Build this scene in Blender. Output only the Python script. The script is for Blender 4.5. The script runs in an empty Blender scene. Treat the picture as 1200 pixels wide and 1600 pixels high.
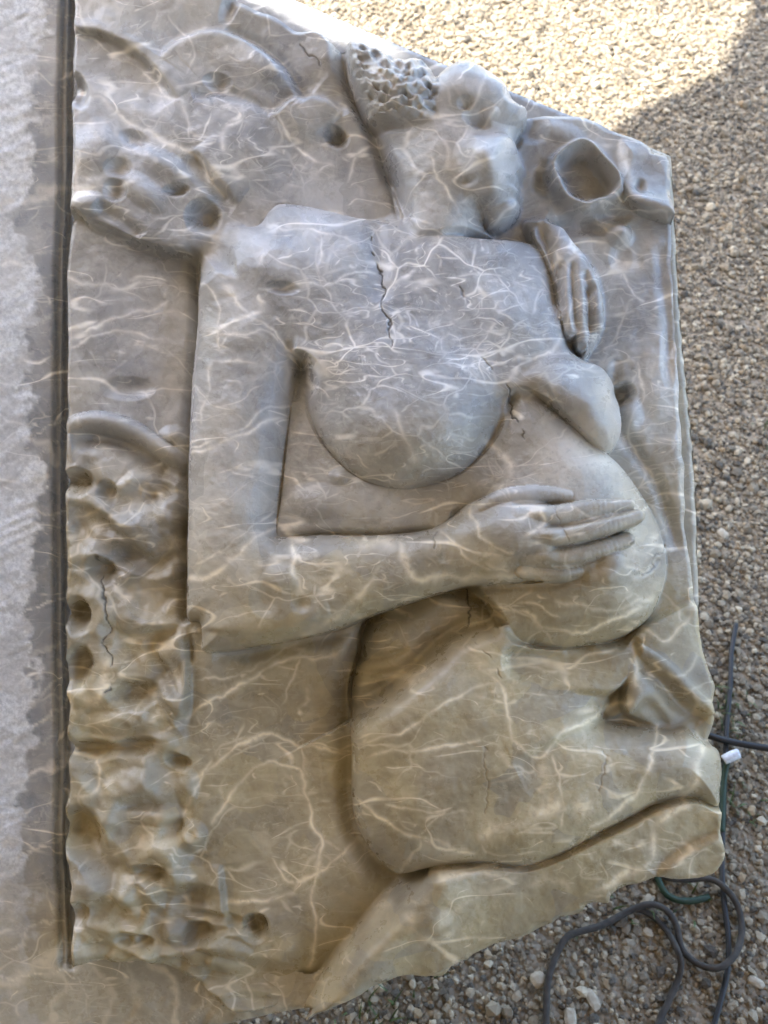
import bpy, math, random
import numpy as np
from mathutils import Vector

# ------------------------------------------------------------------ camera, world, sun, exposure
sc = bpy.context.scene
col = sc.collection
R = math.radians
PITCH = R(58.0)                       # camera looks down by this much
VF = math.tan(R(25.0))                # half vertical field of view
DIST = 1.03
S0 = np.array([0.0, 0.0, 0.62])       # middle of the carved face
FWD = np.array([0.0, math.cos(PITCH), -math.sin(PITCH)])
RGT = np.array([1.0, 0.0, 0.0])
UPV = np.array([0.0, math.sin(PITCH), math.cos(PITCH)])
CAM = S0 - FWD * DIST
PX = DIST * 2 * VF / 1600.0           # metres per photograph pixel at the carved face

cam_d = bpy.data.cameras.new('camera')
cam = bpy.data.objects.new('camera', cam_d)
col.objects.link(cam)
cam_d.sensor_fit = 'VERTICAL'
cam_d.sensor_height = 32.0
cam_d.lens = 16.0 / VF
cam_d.clip_start = 0.02
cam_d.clip_end = 500.0
cam.location = CAM.tolist()
cam.rotation_euler = (math.pi / 2 - PITCH, 0, 0)
cam_d.dof.use_dof = True
cam_d.dof.focus_distance = DIST - 0.02
cam_d.dof.aperture_fstop = 8.0
sc.camera = cam

SUN = np.array([-0.45, 0.15, 0.85]); SUN /= np.linalg.norm(SUN)   # direction towards the sun
w = bpy.data.worlds.new('World'); sc.world = w; w.use_nodes = True
nt = w.node_tree; bg = nt.nodes['Background']
sky = nt.nodes.new('ShaderNodeTexSky'); sky.sky_type = 'NISHITA'; sky.sun_disc = False
sky.sun_elevation = math.asin(SUN[2]); sky.sun_rotation = math.atan2(SUN[0], SUN[1])
sky.dust_density = 2.0; sky.ozone_density = 0.9; sky.air_density = 1.0
nt.links.new(sky.outputs[0], bg.inputs[0]); bg.inputs[1].default_value = 0.15
sun_d = bpy.data.lights.new('sun', 'SUN'); sun_d.energy = 3.0; sun_d.angle = R(0.55); sun_d.color = (1, 0.97, 0.92)
sun = bpy.data.objects.new('sun', sun_d); col.objects.link(sun)
sun.rotation_euler = Vector(SUN.tolist()).to_track_quat('Z', 'Y').to_euler()
sc.view_settings.view_transform = 'Standard'; sc.view_settings.look = 'None'
sc.view_settings.exposure = 2.62; sc.view_settings.gamma = 1.0
sc.render.engine = 'CYCLES'
sc.cycles.use_denoising = True
sc.cycles.max_bounces = 5; sc.cycles.diffuse_bounces = 4; sc.cycles.glossy_bounces = 2
sc.cycles.use_adaptive_sampling = True; sc.cycles.adaptive_threshold = 0.03

# ------------------------------------------------------------------ measuring helpers
EL, YAW = R(61), R(10)
SN = np.array([-math.sin(YAW) * math.cos(EL), -math.cos(YAW) * math.cos(EL), math.sin(EL)])  # slab normal

def rays(u, v):
    x = (np.asarray(u, float) - 600) / 1600 * 2 * VF
    y = -(np.asarray(v, float) - 800) / 1600 * 2 * VF
    return FWD + x[..., None] * RGT + y[..., None] * UPV

def on_slab(u, v, h):
    """point of the slab plane lifted by h (photo pixels) seen at u, v"""
    d = rays(u, v)
    hh = np.asarray(h, float) * PX
    t = ((S0 - CAM) @ SN + hh) / (d @ SN)
    return CAM + d * t[..., None]

def on_ground(u, v, z=0.0):
    d = rays(np.array([u]), np.array([v]))[0]
    t = (z - CAM[2]) / d[2]
    return CAM + d * t

# ------------------------------------------------------------------ materials
def mat(name):
    m = bpy.data.materials.new(name); m.use_nodes = True
    return m, m.node_tree, m.node_tree.nodes['Principled BSDF']

def N(t, kind, **kw):
    n = t.nodes.new(kind)
    for k, v in kw.items():
        if k in n.inputs.keys(): n.inputs[k].default_value = v
        else: setattr(n, k, v)
    return n

def math_n(t, op, a, b=None, clamp=False):
    n = t.nodes.new('ShaderNodeMath'); n.operation = op; n.use_clamp = clamp
    for i, x in enumerate((a, b)):
        if x is None: continue
        if hasattr(x, 'is_linked') or hasattr(x, 'links'): t.links.new(x, n.inputs[i])
        else: n.inputs[i].default_value = x
    return n.outputs[0]

def mixc(t, fac, a, b, blend='MIX'):
    n = t.nodes.new('ShaderNodeMix'); n.data_type = 'RGBA'; n.blend_type = blend
    for i, x in ((0, fac), (6, a), (7, b)):
        if hasattr(x, 'links'): t.links.new(x, n.inputs[i])
        else: n.inputs[i].default_value = x if i == 0 else (*x, 1)
    return n.outputs[2]

def smooth(t, x, lo, hi, a=0.0, b=1.0):
    n = t.nodes.new('ShaderNodeMapRange'); n.interpolation_type = 'SMOOTHSTEP'
    t.links.new(x, n.inputs[0])
    for i, q in zip((1, 2, 3, 4), (lo, hi, a, b)): n.inputs[i].default_value = q
    return n.outputs[0]

def noise(t, vec, scale, detail=4, rough=0.55, dist=0.0):
    n = t.nodes.new('ShaderNodeTexNoise'); n.inputs['Scale'].default_value = scale
    n.inputs['Detail'].default_value = detail; n.inputs['Roughness'].default_value = rough
    n.inputs['Distortion'].default_value = dist
    t.links.new(vec, n.inputs['Vector'])
    return n.outputs[0], n.outputs[1]

def attr(t, name):
    n = t.nodes.new('ShaderNodeAttribute'); n.attribute_name = name
    return n

def marble(name):
    m, t, b = mat(name)
    co = attr(t, 'stone_coord').outputs['Vector']
    # warped coordinate
    _, wc = noise(t, co, 1.2, 2, 0.5)
    sub = N(t, 'ShaderNodeVectorMath', operation='SUBTRACT'); t.links.new(wc, sub.inputs[0]); sub.inputs[1].default_value = (.5, .5, .5)
    scl = N(t, 'ShaderNodeVectorMath', operation='SCALE'); t.links.new(sub.outputs[0], scl.inputs[0]); scl.inputs['Scale'].default_value = 0.75
    add = N(t, 'ShaderNodeVectorMath', operation='ADD'); t.links.new(co, add.inputs[0]); t.links.new(scl.outputs[0], add.inputs[1])
    wv = add.outputs[0]
    # tone of the stone
    t1, _ = noise(t, wv, 0.45, 5, 0.6)
    t2, _ = noise(t, wv, 1.7, 6, 0.65)
    tone = math_n(t, 'ADD', math_n(t, 'MULTIPLY', t1, 0.6), math_n(t, 'MULTIPLY', t2, 0.4))
    warm = attr(t, 'warm').outputs['Fac']
    dark = mixc(t, warm, (0.275, 0.282, 0.292), (0.295, 0.248, 0.152))
    lite = mixc(t, warm, (0.51, 0.515, 0.52), (0.465, 0.400, 0.248))
    base = mixc(t, smooth(t, tone, 0.38, 0.64), dark, lite)
    # cells of the brecciated stone get their own tone
    vo = N(t, 'ShaderNodeTexVoronoi', feature='F1'); vo.inputs['Scale'].default_value = 1.35; t.links.new(wv, vo.inputs['Vector'])
    sx = N(t, 'ShaderNodeSeparateColor'); t.links.new(vo.outputs['Color'], sx.inputs[0])
    base = mixc(t, math_n(t, 'MULTIPLY', smooth(t, sx.outputs[0], 0.2, 1.0), 0.38), base, (0.19, 0.19, 0.185))
    # vein webs
    def web(scale, width, lo, hi, seed):
        mp = N(t, 'ShaderNodeMapping'); mp.inputs['Location'].default_value = (seed, seed * .7, 0); t.links.new(wv, mp.inputs['Vector'])
        mp.inputs['Rotation'].default_value = (0, 0, .5)
        mp.inputs['Scale'].default_value = (0.8, 1.25, .3)
        v = N(t, 'ShaderNodeTexVoronoi', feature='DISTANCE_TO_EDGE'); v.inputs['Scale'].default_value = scale
        t.links.new(mp.outputs[0], v.inputs['Vector'])
        msk, _ = noise(t, mp.outputs[0], scale * 0.55, 3, 0.6)
        k = smooth(t, msk, lo, hi)
        line = smooth(t, v.outputs['Distance'], 0.0, width, 1.0, 0.0)
        halo = smooth(t, v.outputs['Distance'], 0.0, width * 5, 0.20, 0.0)
        return math_n(t, 'MULTIPLY', math_n(t, 'ADD', line, halo), k)
    def flow(scale, width, seed, rot, lo, hi):
        mp = N(t, 'ShaderNodeMapping'); mp.inputs['Location'].default_value = (seed, seed * 1.3, 0); mp.inputs['Rotation'].default_value = (0, 0, rot)
        mp.inputs['Scale'].default_value = (0.55, 1.5, .4); t.links.new(co, mp.inputs['Vector'])
        n, _ = noise(t, mp.outputs[0], scale, 2, .4, .0)
        th, _ = noise(t, mp.outputs[0], scale * 2.6, 3, .6)
        e = math_n(t, 'DIVIDE', math_n(t, 'ABSOLUTE', math_n(t, 'SUBTRACT', n, .5)), smooth(t, th, .36, .68, .35, 2.6))
        msk, _ = noise(t, mp.outputs[0], scale * 1.7, 3, .6)
        line = smooth(t, e, 0, width * .7, 1, 0); halo = smooth(t, e, 0, width * 5, .25, 0)
        return math_n(t, 'MULTIPLY', math_n(t, 'ADD', line, halo), smooth(t, msk, lo, hi))
    dens = attr(t, 'dense').outputs['Fac']
    f1 = flow(.75, .015, 2.2, -.55, .42, .60)
    f2 = flow(1.3, .013, 9.1, -.25, .50, .64)
    f3 = flow(1.1, .014, 15.3, .7, .52, .66)
    f4 = math_n(t, 'MULTIPLY', flow(1.6, .015, 21.7, -.15, .40, .56), dens)
    f5 = math_n(t, 'MULTIPLY', flow(1.5, .014, 27.1, .9, .42, .58), dens)
    w1 = web(1.0, 0.03, 0.46, 0.60, 3.1)
    w2 = math_n(t, 'MULTIPLY', web(1.7, 0.05, 0.45, 0.60, 7.7), math_n(t, 'ADD', dens, .05))
    w3 = math_n(t, 'MULTIPLY', web(3.4, 0.06, 0.50, 0.62, 12.2), dens)
    vein_and_lit = attr(t, 'vein_and_lit').outputs['Fac']
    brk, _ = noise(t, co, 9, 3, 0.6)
    vein_and_lit = math_n(t, 'MULTIPLY', vein_and_lit, smooth(t, brk, 0.25, 0.5, 0.55, 1.0))
    mx = lambda a, b: math_n(t, 'MAXIMUM', a, b)
    ml = lambda a, k: math_n(t, 'MULTIPLY', a, k)
    allv = mx(mx(mx(ml(w1, .4), ml(w2, .9)), mx(ml(w3, .6), vein_and_lit)), mx(mx(mx(ml(f1, .75), ml(f2, .6)), ml(f3, .5)), mx(f4, ml(f5, .9))))
    allv = math_n(t, 'MINIMUM', allv, 1.0)
    cl, _ = noise(t, wv, 5.0, 6, 0.7)
    cloud = math_n(t, 'MULTIPLY', smooth(t, cl, 0.56, 0.74), math_n(t, 'ADD', math_n(t, 'MULTIPLY', dens, 0.7), 0.14))
    c2, _ = noise(t, wv, 1.9, 7, 0.68)
    cloud2 = math_n(t, 'MULTIPLY', smooth(t, c2, 0.54, 0.72), math_n(t, 'ADD', math_n(t, 'MULTIPLY', dens, 0.5), 0.16))
    allv = math_n(t, 'MAXIMUM', allv, math_n(t, 'MAXIMUM', cloud, cloud2))
    vc = mixc(t, warm, (0.88, 0.86, 0.82), (0.84, 0.74, 0.53))
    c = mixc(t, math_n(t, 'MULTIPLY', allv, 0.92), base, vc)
    sl = attr(t, 'slate').outputs['Fac']
    c = mixc(t, math_n(t, 'MULTIPLY', math_n(t, 'MULTIPLY', sl, math_n(t, 'SUBTRACT', 1.0, allv)), .75), c, (0.19, 0.22, 0.26))
    crk = attr(t, 'crack').outputs['Fac']
    c = mixc(t, math_n(t, 'MULTIPLY', crk, 0.9), c, (0.045, 0.04, 0.035))
    # sawn dusty ledge
    rg = attr(t, 'sawn').outputs['Fac']
    dn, _ = noise(t, co, 14, 5, 0.7)
    dust = mixc(t, smooth(t, dn, 0.35, 0.65), (0.48, 0.51, 0.545), (0.69, 0.72, 0.75))
    c = mixc(t, rg, c, dust)
    pt, _ = noise(t, co, 60, 2, 0.5)
    c = mixc(t, math_n(t, 'MULTIPLY', smooth(t, pt, 0.68, 0.78), 0.3), c, (0.16, 0.14, 0.12))
    t.links.new(c, b.inputs['Base Color'])
    ro, _ = noise(t, co, 3, 4, .6)
    rr = math_n(t, 'ADD', smooth(t, ro, 0.3, 0.7, 0.22, 0.42), math_n(t, 'MULTIPLY', rg, 0.4))
    t.links.new(rr, b.inputs['Roughness'])
    b.inputs['Specular IOR Level'].default_value = 0.5
    b.inputs['Subsurface Weight'].default_value = 0.15
    b.inputs['Subsurface Radius'].default_value = (1.0, 0.72, 0.38)
    b.inputs['Subsurface Scale'].default_value = 0.006
    bp = N(t, 'ShaderNodeBump'); bp.inputs['Strength'].default_value = 0.45; bp.inputs['Distance'].default_value = 0.0008
    f1, _ = noise(t, co, 22, 5, .65)
    g1, _ = noise(t, co, 110, 4, .7)
    f1 = math_n(t, 'ADD', f1, math_n(t, 'MULTIPLY', g1, .35))
    t.links.new(f1, bp.inputs['Height']); t.links.new(bp.outputs[0], b.inputs['Normal'])
    return m

MARBLE = marble('veined_marble')

def plain(name, c, rough, c2=None, scale=200, bump=0.0):
    m, t, b = mat(name)
    tc = N(t, 'ShaderNodeTexCoord')
    n, _ = noise(t, tc.outputs['Object'], scale, 4, .6)
    cc = mixc(t, smooth(t, n, .3, .7), c, c2 or tuple(x * .7 for x in c))
    t.links.new(cc, b.inputs['Base Color']); b.inputs['Roughness'].default_value = rough
    if bump:
        bp = N(t, 'ShaderNodeBump'); bp.inputs['Strength'].default_value = bump; bp.inputs['Distance'].default_value = 0.002
        t.links.new(n, bp.inputs['Height']); t.links.new(bp.outputs[0], b.inputs['Normal'])
    return m

M_BLACK = plain('black_rubber', (0.012, 0.012, 0.012), 0.45)
M_CORD = plain('grey_rubber', (0.050, 0.042, 0.033), 0.8, (0.028, 0.023, 0.018), 120)
M_GREEN = plain('green_plastic', (0.012, 0.038, 0.016), 0.5)
M_WHITE = plain('white_plastic', (0.75, 0.77, 0.8), 0.4)
M_TIMBER = plain('rough_timber', (0.30, 0.21, 0.12), 0.8, (0.2, 0.13, 0.07), 30, .3)
M_BLOCKER = plain('canvas', (0.30, 0.205, 0.09), 0.9)  # cloth of the added light blockers, tinted to bounce warm light
_t = M_BLOCKER.node_tree; _p = _t.nodes['Principled BSDF']; _tr = _t.nodes.new('ShaderNodeBsdfTranslucent'); _tr.inputs[0].default_value = (0.72, 0.62, 0.46, 1)
_mx = _t.nodes.new('ShaderNodeMixShader'); _mx.inputs[0].default_value = 0.05
_t.links.new(_p.outputs[0], _mx.inputs[1]); _t.links.new(_tr.outputs[0], _mx.inputs[2]); _t.links.new(_mx.outputs[0], _t.nodes['Material Output'].inputs[0])
M_GRASS = plain('grass_blade', (0.05, 0.10, 0.025), 0.6, (0.08, 0.11, 0.03), 90)

# ------------------------------------------------------------------ numpy field helpers
STEP = 1.6
UU = np.arange(96, 1142, STEP, dtype=np.float32)
VV = np.arange(-72, 1592, STEP, dtype=np.float32)
U, V = np.meshgrid(UU, VV)
rng = np.random.RandomState(7)

def vnoise(shape_u, shape_v, cell, seed):
    r = np.random.RandomState(seed)
    gu = (shape_u - shape_u.min()) / cell; gv = (shape_v - shape_v.min()) / cell
    nu = int(gu.max()) + 3; nv = int(gv.max()) + 3
    L = r.uniform(-1, 1, (nv, nu)).astype(np.float32)
    iu = gu.astype(int); iv = gv.astype(int); fu = gu - iu; fv = gv - iv
    fu = fu * fu * fu * (fu * (fu * 6 - 15) + 10); fv = fv * fv * fv * (fv * (fv * 6 - 15) + 10)
    a = L[iv, iu] * (1 - fu) + L[iv, iu + 1] * fu
    b = L[iv + 1, iu] * (1 - fu) + L[iv + 1, iu + 1] * fu
    return a * (1 - fv) + b * fv

def fbm(u, v, cell, seed, octs=4, gain=.5):
    o = 0; a = 1.0
    for i in range(octs):
        o = o + a * vnoise(u, v, cell / 2 ** i, seed + i * 17); a *= gain
    return o

def catmull(pts, closed=False, step=6.0):
    P = np.array(pts, float); n = len(P); out = []
    rngi = range(n) if closed else range(n - 1)
    for i in rngi:
        if closed: p0, p1, p2, p3 = P[i - 1], P[i], P[(i + 1) % n], P[(i + 2) % n]
        else: p0, p1, p2, p3 = P[max(i - 1, 0)], P[i], P[i + 1], P[min(i + 2, n - 1)]
        k = max(2, int(np.linalg.norm((p2 - p1)[:2]) / step))
        for j in range(k):
            t = j / k
            out.append(.5 * ((2 * p1) + (-p0 + p2) * t + (2 * p0 - 5 * p1 + 4 * p2 - p3) * t * t + (-p0 + 3 * p1 - 3 * p2 + p3) * t ** 3))
    if not closed: out.append(P[-1])
    return np.array(out, np.float32)

def crop(pts, pad):
    p = np.asarray(pts)
    j0 = max(0, np.searchsorted(UU, p[:, 0].min() - pad) - 1); j1 = min(len(UU), np.searchsorted(UU, p[:, 0].max() + pad) + 1)
    i0 = max(0, np.searchsorted(VV, p[:, 1].min() - pad) - 1); i1 = min(len(VV), np.searchsorted(VV, p[:, 1].max() + pad) + 1)
    return (slice(i0, i1), slice(j0, j1))

def seg_dist(u, v, P, closed=False, signed=False):
    """distance to a polyline; with signed the side (right of travel in image = +)"""
    best = np.full(u.shape, 1e9, np.float32); side = np.zeros(u.shape, np.float32); par = np.zeros(u.shape, np.float32)
    n = len(P); m = n if closed else n - 1
    for i in range(m):
        a = P[i]; b = P[(i + 1) % n]; e = b - a; L = float(e @ e) + 1e-9
        du = u - a[0]; dv = v - a[1]
        t = np.clip((du * e[0] + dv * e[1]) / L, 0, 1)
        du = du - t * e[0]; dv = dv - t * e[1]
        d = du * du + dv * dv
        k = d < best
        best = np.where(k, d, best)
        if signed:
            side = np.where(k, e[0] * dv - e[1] * du, side)
        par = np.where(k, (i + t) / m, par)
    best = np.sqrt(best)
    return (best, np.sign(side), par)

def inside_poly(u, v, P):
    ins = np.zeros(u.shape, bool); n = len(P)
    for i in range(n):
        a = P[i]; b = P[(i + 1) % n]
        if a[1] == b[1]: continue
        c = (a[1] > v) != (b[1] > v)
        x = (b[0] - a[0]) * (v - a[1]) / (b[1] - a[1]) + a[0]
        ins ^= c & (u < x)
    return ins

def sdf(pts, pad=30, smooth_=True, step=6.0):
    P = catmull(pts, True, step) if smooth_ else np.array(pts, np.float32)
    s = crop(P, pad); u = U[s]; v = V[s]
    d, _, _ = seg_dist(u, v, P, True)
    return s, np.where(inside_poly(u, v, P), d, -d)

def ss(x, a, b):
    t = np.clip((x - a) / (b - a), 0, 1); return t * t * (3 - 2 * t)

def tps(ctrl, u, v):
    C = np.array(ctrl, float); n = len(C)
    if n == 1: return np.full(u.shape, C[0, 2], np.float32)
    def k(r2): return r2 * np.log(r2 + 1e-6) * .5
    X = C[:, :2] / 100
    r2 = ((X[:, None] - X[None]) ** 2).sum(-1)
    A = np.zeros((n + 3, n + 3)); A[:n, :n] = k(r2) + np.eye(n) * .02
    A[:n, n] = 1; A[:n, n + 1:] = X; A[n, :n] = 1; A[n + 1:, :n] = X.T
    if n < 4: A[n:, n:] -= np.eye(3) * 1e-3
    wgt = np.linalg.solve(A, np.r_[C[:, 2], 0, 0, 0])
    out = (wgt[n] + wgt[n + 1] * u / 100 + wgt[n + 2] * v / 100).astype(np.float32)
    for i in range(n):
        out += wgt[i] * k(((u / 100 - X[i, 0]) ** 2 + (v / 100 - X[i, 1]) ** 2)).astype(np.float32)
    return out

def boxblur(a, r):
    for ax in (0, 1):
        p = np.pad(a, [(r + 1, r) if i == ax else (0, 0) for i in (0, 1)], mode='edge')
        c = np.cumsum(p, axis=ax, dtype=np.float64)
        n = a.shape[ax]
        hi = np.take(c, np.arange(2 * r + 1, 2 * r + 1 + n), axis=ax); lo = np.take(c, np.arange(0, n), axis=ax)
        a = (hi - lo) / (2 * r + 1)
    return a

H = np.zeros_like(U)

def layer(poly, ctrl, edge=30, drop=18, soft=3, merge=(), mode='over', pad=30):
    """paint a surface through control heights inside an outline, rounded at its edge;
    merge = (u, v, radius, softness) spots where it flows into what lies below"""
    s, d = sdf(poly, pad)
    u = U[s]; v = V[s]
    S = tps(ctrl, u, v)
    m = np.zeros_like(u); big = np.full_like(u, soft)
    for (a, b, r, q) in merge:
        g = np.exp(-(((u - a) ** 2 + (v - b) ** 2) / r ** 2) ** 1.5); m = np.maximum(m, g); big = np.maximum(big, soft + (q - soft) * g)
    t = np.clip(d / edge, 0, 1)
    S = S - drop * (1 - m) * (1 - np.sqrt(np.maximum(0, 1 - (1 - t) ** 2)))
    a = ss(d, -soft * .5, big - soft * .5)
    if mode == 'max':
        new = np.maximum(H[s], S)
    else: new = S
    H[s] = H[s] * (1 - a) + new * a

def groove(pts, wd, depth, taper=True, pw=2):
    P = catmull(pts); s = crop(P, wd * 3); d, _, t = seg_dist(U[s], V[s], P)
    k = np.exp(-np.abs(d / wd) ** pw)
    if taper: k = k * np.clip(np.minimum(t, 1 - t) * 6, 0, 1) ** .7
    H[s] -= depth * k

def scarp(pts, hgt, wd, reach, taper=True):
    """a step along a line: right of travel (downwards in the picture when going right) lower for positive hgt"""
    P = catmull(pts); s = crop(P, reach * 2.2); d, sd, t = seg_dist(U[s], V[s], P, signed=True)
    k = -np.tanh(d * sd / wd) * np.exp(-(d / reach) ** 2)
    if taper: k = k * np.clip(np.minimum(t, 1 - t) * 5, 0, 1) ** .7
    H[s] += hgt * .75 * k

def blob(u0, v0, ru, rv, hgt, ang=0, p=1.0, hard=False):
    s = crop([(u0, v0)], max(ru, rv) * 1.9)
    c, q = math.cos(R(ang)), math.sin(R(ang)); du = U[s] - u0; dv = V[s] - v0
    x = (du * c + dv * q) / ru; y = (-du * q + dv * c) / rv
    if hard: y = np.where(dv > 0, y * .8, y)
    r2 = x * x + y * y
    if hard:
        r1 = np.sqrt(r2); lowr = np.clip(dv / (np.hypot(du, dv) + 1e-3), -1, 1)
        k = 1 - ss(r1, .30 - .25 * np.maximum(lowr, 0), 1.15)
    else: k = np.maximum(0, 1 - r2 / 1.6) ** (1.6 * p)
    H[s] += hgt * k

def limb(pts, hgt_scale=1.0, base=None, blend=4):
    """rounded ridge over a spine of (u, v, radius, height of spine top)"""
    P = catmull(pts); s = crop(P, 60); u = U[s]; v = V[s]
    best = np.full(u.shape, -1e9, np.float32)
    for i in range(len(P) - 1):
        a = P[i]; b = P[i + 1]; e = b[:2] - a[:2]; L = float(e @ e) + 1e-9
        t = np.clip(((u - a[0]) * e[0] + (v - a[1]) * e[1]) / L, 0, 1)
        d2 = (u - a[0] - t * e[0]) ** 2 + (v - a[1] - t * e[1]) ** 2
        r = a[2] + (b[2] - a[2]) * t; z = a[3] + (b[3] - a[3]) * t
        hh = np.where(d2 < r * r, z - r * hgt_scale + hgt_scale * np.sqrt(np.maximum(r * r - d2, 0)), -1e9)
        best = np.maximum(best, hh)
    H[s] = np.maximum(H[s], best)

def relax(u0, v0, ru, rv, r=10):
    s = crop([(u0, v0)], max(ru, rv) * 1.6 + r * STEP * 2)
    B = boxblur(boxblur(H[s].astype(np.float64), r), r)
    k = np.exp(-(((U[s] - u0) / ru) ** 2 + ((V[s] - v0) / rv) ** 2) ** 2)
    H[s] = H[s] * (1 - k) + B * k

# ------------------------------------------------------------------ the carved relief, measured on the photograph
PANEL = [(118, -66), (117, 0), (113, 150), (113, 280), (107, 420), (106, 600), (104, 750), (106, 900), (106, 1000), (110, 1200), (106, 1290), (112, 1400), (114, 1500),
         (120, 1508), (150, 1503), (215, 1503), (265, 1513), (320, 1541), (345, 1566), (362, 1577), (400, 1577), (440, 1571), (466, 1582), (490, 1582), (550, 1556), (604, 1532), (642, 1524), (685, 1529), (712, 1513), (756, 1480),
         (821, 1461), (875, 1434), (907, 1429), (918, 1413), (951, 1413), (955, 1396), (983, 1383), (1027, 1367), (1054, 1369), (1102, 1368), (1124, 1350), (1132, 1329), (1127, 1280), (1126, 1182),
         (1112, 1162), (1115, 1130), (1112, 1103), (1118, 1073), (1110, 1053), (1100, 1017), (1088, 960), (1074, 850), (1068, 740), (1058, 600), (1052, 500), (1048, 400), (1046, 300), (1043, 252),
         (1030, 241), (1018, 238), (1014, 228), (980, 212), (952, 202), (930, 190), (900, 182), (860, 180), (826, 179), (812, 176), (803, 166), (788, 143), (764, 119), (740, 105), (716, 107), (695, 114), (681, 119),
         (668, 104), (650, 93), (620, 92), (590, 78), (560, 71), (536, 67), (520, 66), (495, 50), (462, 50), (430, 30), (400, 20), (375, 5), (350, -18), (290, -45), (240, -66)]
PANEL = [(float(a), float(b)) for a, b in PANEL]

# background sheet of the panel
H[:] = tps([(110, 0, 0), (350, 30, 0), (600, 150, 2), (110, 250, 4), (300, 250, 6), (500, 250, 2), (820, 190, -4), (1040, 260, -6), (880, 380, -8), (1000, 450, -8), (1040, 600, -10), (1010, 700, -6), (1060, 850, -12),
            (110, 500, -14), (250, 500, -18), (110, 700, 0), (270, 800, 2), (120, 1000, 4), (250, 1100, 2), (400, 1100, -14), (500, 1250, -16), (400, 1350, -12), (120, 1300, 6), (200, 1450, 4), (500, 1450, -10), (600, 1300, -10),
            (800, 1300, -5), (1080, 1020, -6), (1110, 1250, -10), (330, 1560, -14), (480, 1570, -24), (700, 1510, -22), (900, 1410, -20), (1100, 1350, -18)], U, V)
H += fbm(U, V, 140, 3, 3) * 2.2

# ---- upper left: shallow carved arcs
scarp([(112, 48), (165, 58), (210, 82), (245, 115), (275, 155)], 11, 4, 34)
scarp([(250, 90), (270, 66), (320, 48), (375, 56), (430, 92), (478, 150)], -12, 5, 38)
groove([(350, 44), (400, 64), (445, 104), (482, 160)], 8, 8)
groove([(300, 150), (340, 143), (390, 155), (425, 175)], 9, 7)
scarp([(425, 178), (450, 158), (480, 150), (515, 158), (535, 185)], -12, 5, 30)
blob(480, 185, 48, 34, 9)
blob(370, 240, 70, 80, 9)
scarp([(300, 235), (330, 275), (350, 300), (372, 318)], 10, 5, 26)
groove([(300, 238), (335, 282), (356, 312)], 6, 6)
blob(340, 128, 20, 12, -12, 10); blob(525, 213, 22, 14, -22, 40, hard=True)
blob(395, 105, 55, 26, 6, 15); blob(200, 120, 70, 40, -7, 30)
blob(360, 12, 12, 26, -9, 30)
# swelling mass between the ridge and the dark undercut
layer([(108, 160), (150, 148), (200, 190), (265, 222), (320, 265), (355, 320), (352, 352), (330, 392), (290, 398), (245, 388), (190, 366), (150, 348), (108, 338)],
      [(112, 170, 4), (150, 165, 10), (210, 220, 14), (280, 260, 13), (330, 310, 12), (112, 250, 10), (180, 290, 14), (240, 340, 15), (300, 380, 16), (112, 330, 6), (350, 350, 12)],
      edge=30, drop=8, soft=6, merge=((345, 345, 60, 40), (110, 160, 50, 40), (330, 270, 50, 40), (200, 192, 80, 60), (270, 228, 70, 50), (150, 150, 60, 40)))
blob(150, 230, 32, 40, 7, 30); blob(185, 262, 20, 14, -9); blob(180, 297, 16, 16, -13); blob(210, 217, 22, 12, -8, 20); blob(275, 297, 20, 9, -12); blob(120, 140, 18, 26, -22, -20, hard=True)
blob(225, 300, 38, 20, 9, 40); blob(260, 260, 40, 20, 7, 30); blob(138, 320, 30, 18, 7)
groove([(150, 320), (190, 345), (225, 375)], 10, 9)
H[:] += 0
# recessed rectangular field left of the arm
layer([(104, 352), (150, 358), (200, 378), (250, 397), (297, 405), (303, 500), (297, 575), (288, 700), (250, 690), (200, 662), (150, 650), (104, 660)],
      [(106, 400, -16), (200, 420, -20), (290, 440, -24), (106, 550, -14), (200, 540, -18), (290, 600, -24), (120, 640, -10), (220, 660, -10)], edge=5, drop=0, soft=12)
blob(200, 607, 36, 16, -8); 
# rolled lip below the field and the rough lower left stone
limb([(104, 668, 16, -2), (150, 660, 18, 6), (200, 672, 18, 8), (250, 702, 16, 6), (286, 730, 14, 2)], .7)
groove([(112, 690), (160, 684), (205, 700), (250, 728), (280, 748)], 14, 17)
blob(270, 680, 20, 14, 8)
rock = ss(300 - U + 14 * fbm(U, V, 60, 21, 2), 0, 16) * ss(V, 700, 740)
rockm = np.maximum(rock, ss(V, 1290, 1340) * ss(360 - U, 0, 40))
H += rockm * (fbm(U, V, 56, 31, 3) * 5 + np.abs(fbm(U, V, 90, 44, 2)) * 6 - 3)
def worley(cell, seed):
    r = np.random.RandomState(seed); s = crop([(96, 690), (500, 1592)], 0); u = U[s]; v = V[s]
    nu_ = int((u.max() - u.min()) / cell) + 4; nv_ = int((v.max() - v.min()) / cell) + 4
    px_ = (np.arange(nu_)[None, :] + r.uniform(.08, .92, (nv_, nu_)) - 1); py_ = (np.arange(nv_)[:, None] + r.uniform(.08, .92, (nv_, nu_)) - 1)
    x = (u - u.min()) / cell + .25 * vnoise(u, v, cell * .8, seed + 1); y = (v - v.min()) / cell + .25 * vnoise(u, v, cell * .8, seed + 2)
    ix = np.floor(x).astype(int); iy = np.floor(y).astype(int); best = np.full(u.shape, 9.0)
    for a in (-1, 0, 1):
        for b in (-1, 0, 1):
            jx = np.clip(ix + a + 1, 0, nu_ - 1); jy = np.clip(iy + b + 1, 0, nv_ - 1)
            best = np.minimum(best, (px_[jy, jx] - x) ** 2 + (py_[jy, jx] - y) ** 2)
    o = np.zeros_like(U); o[s] = np.minimum(best, 1.0); return o
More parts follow.
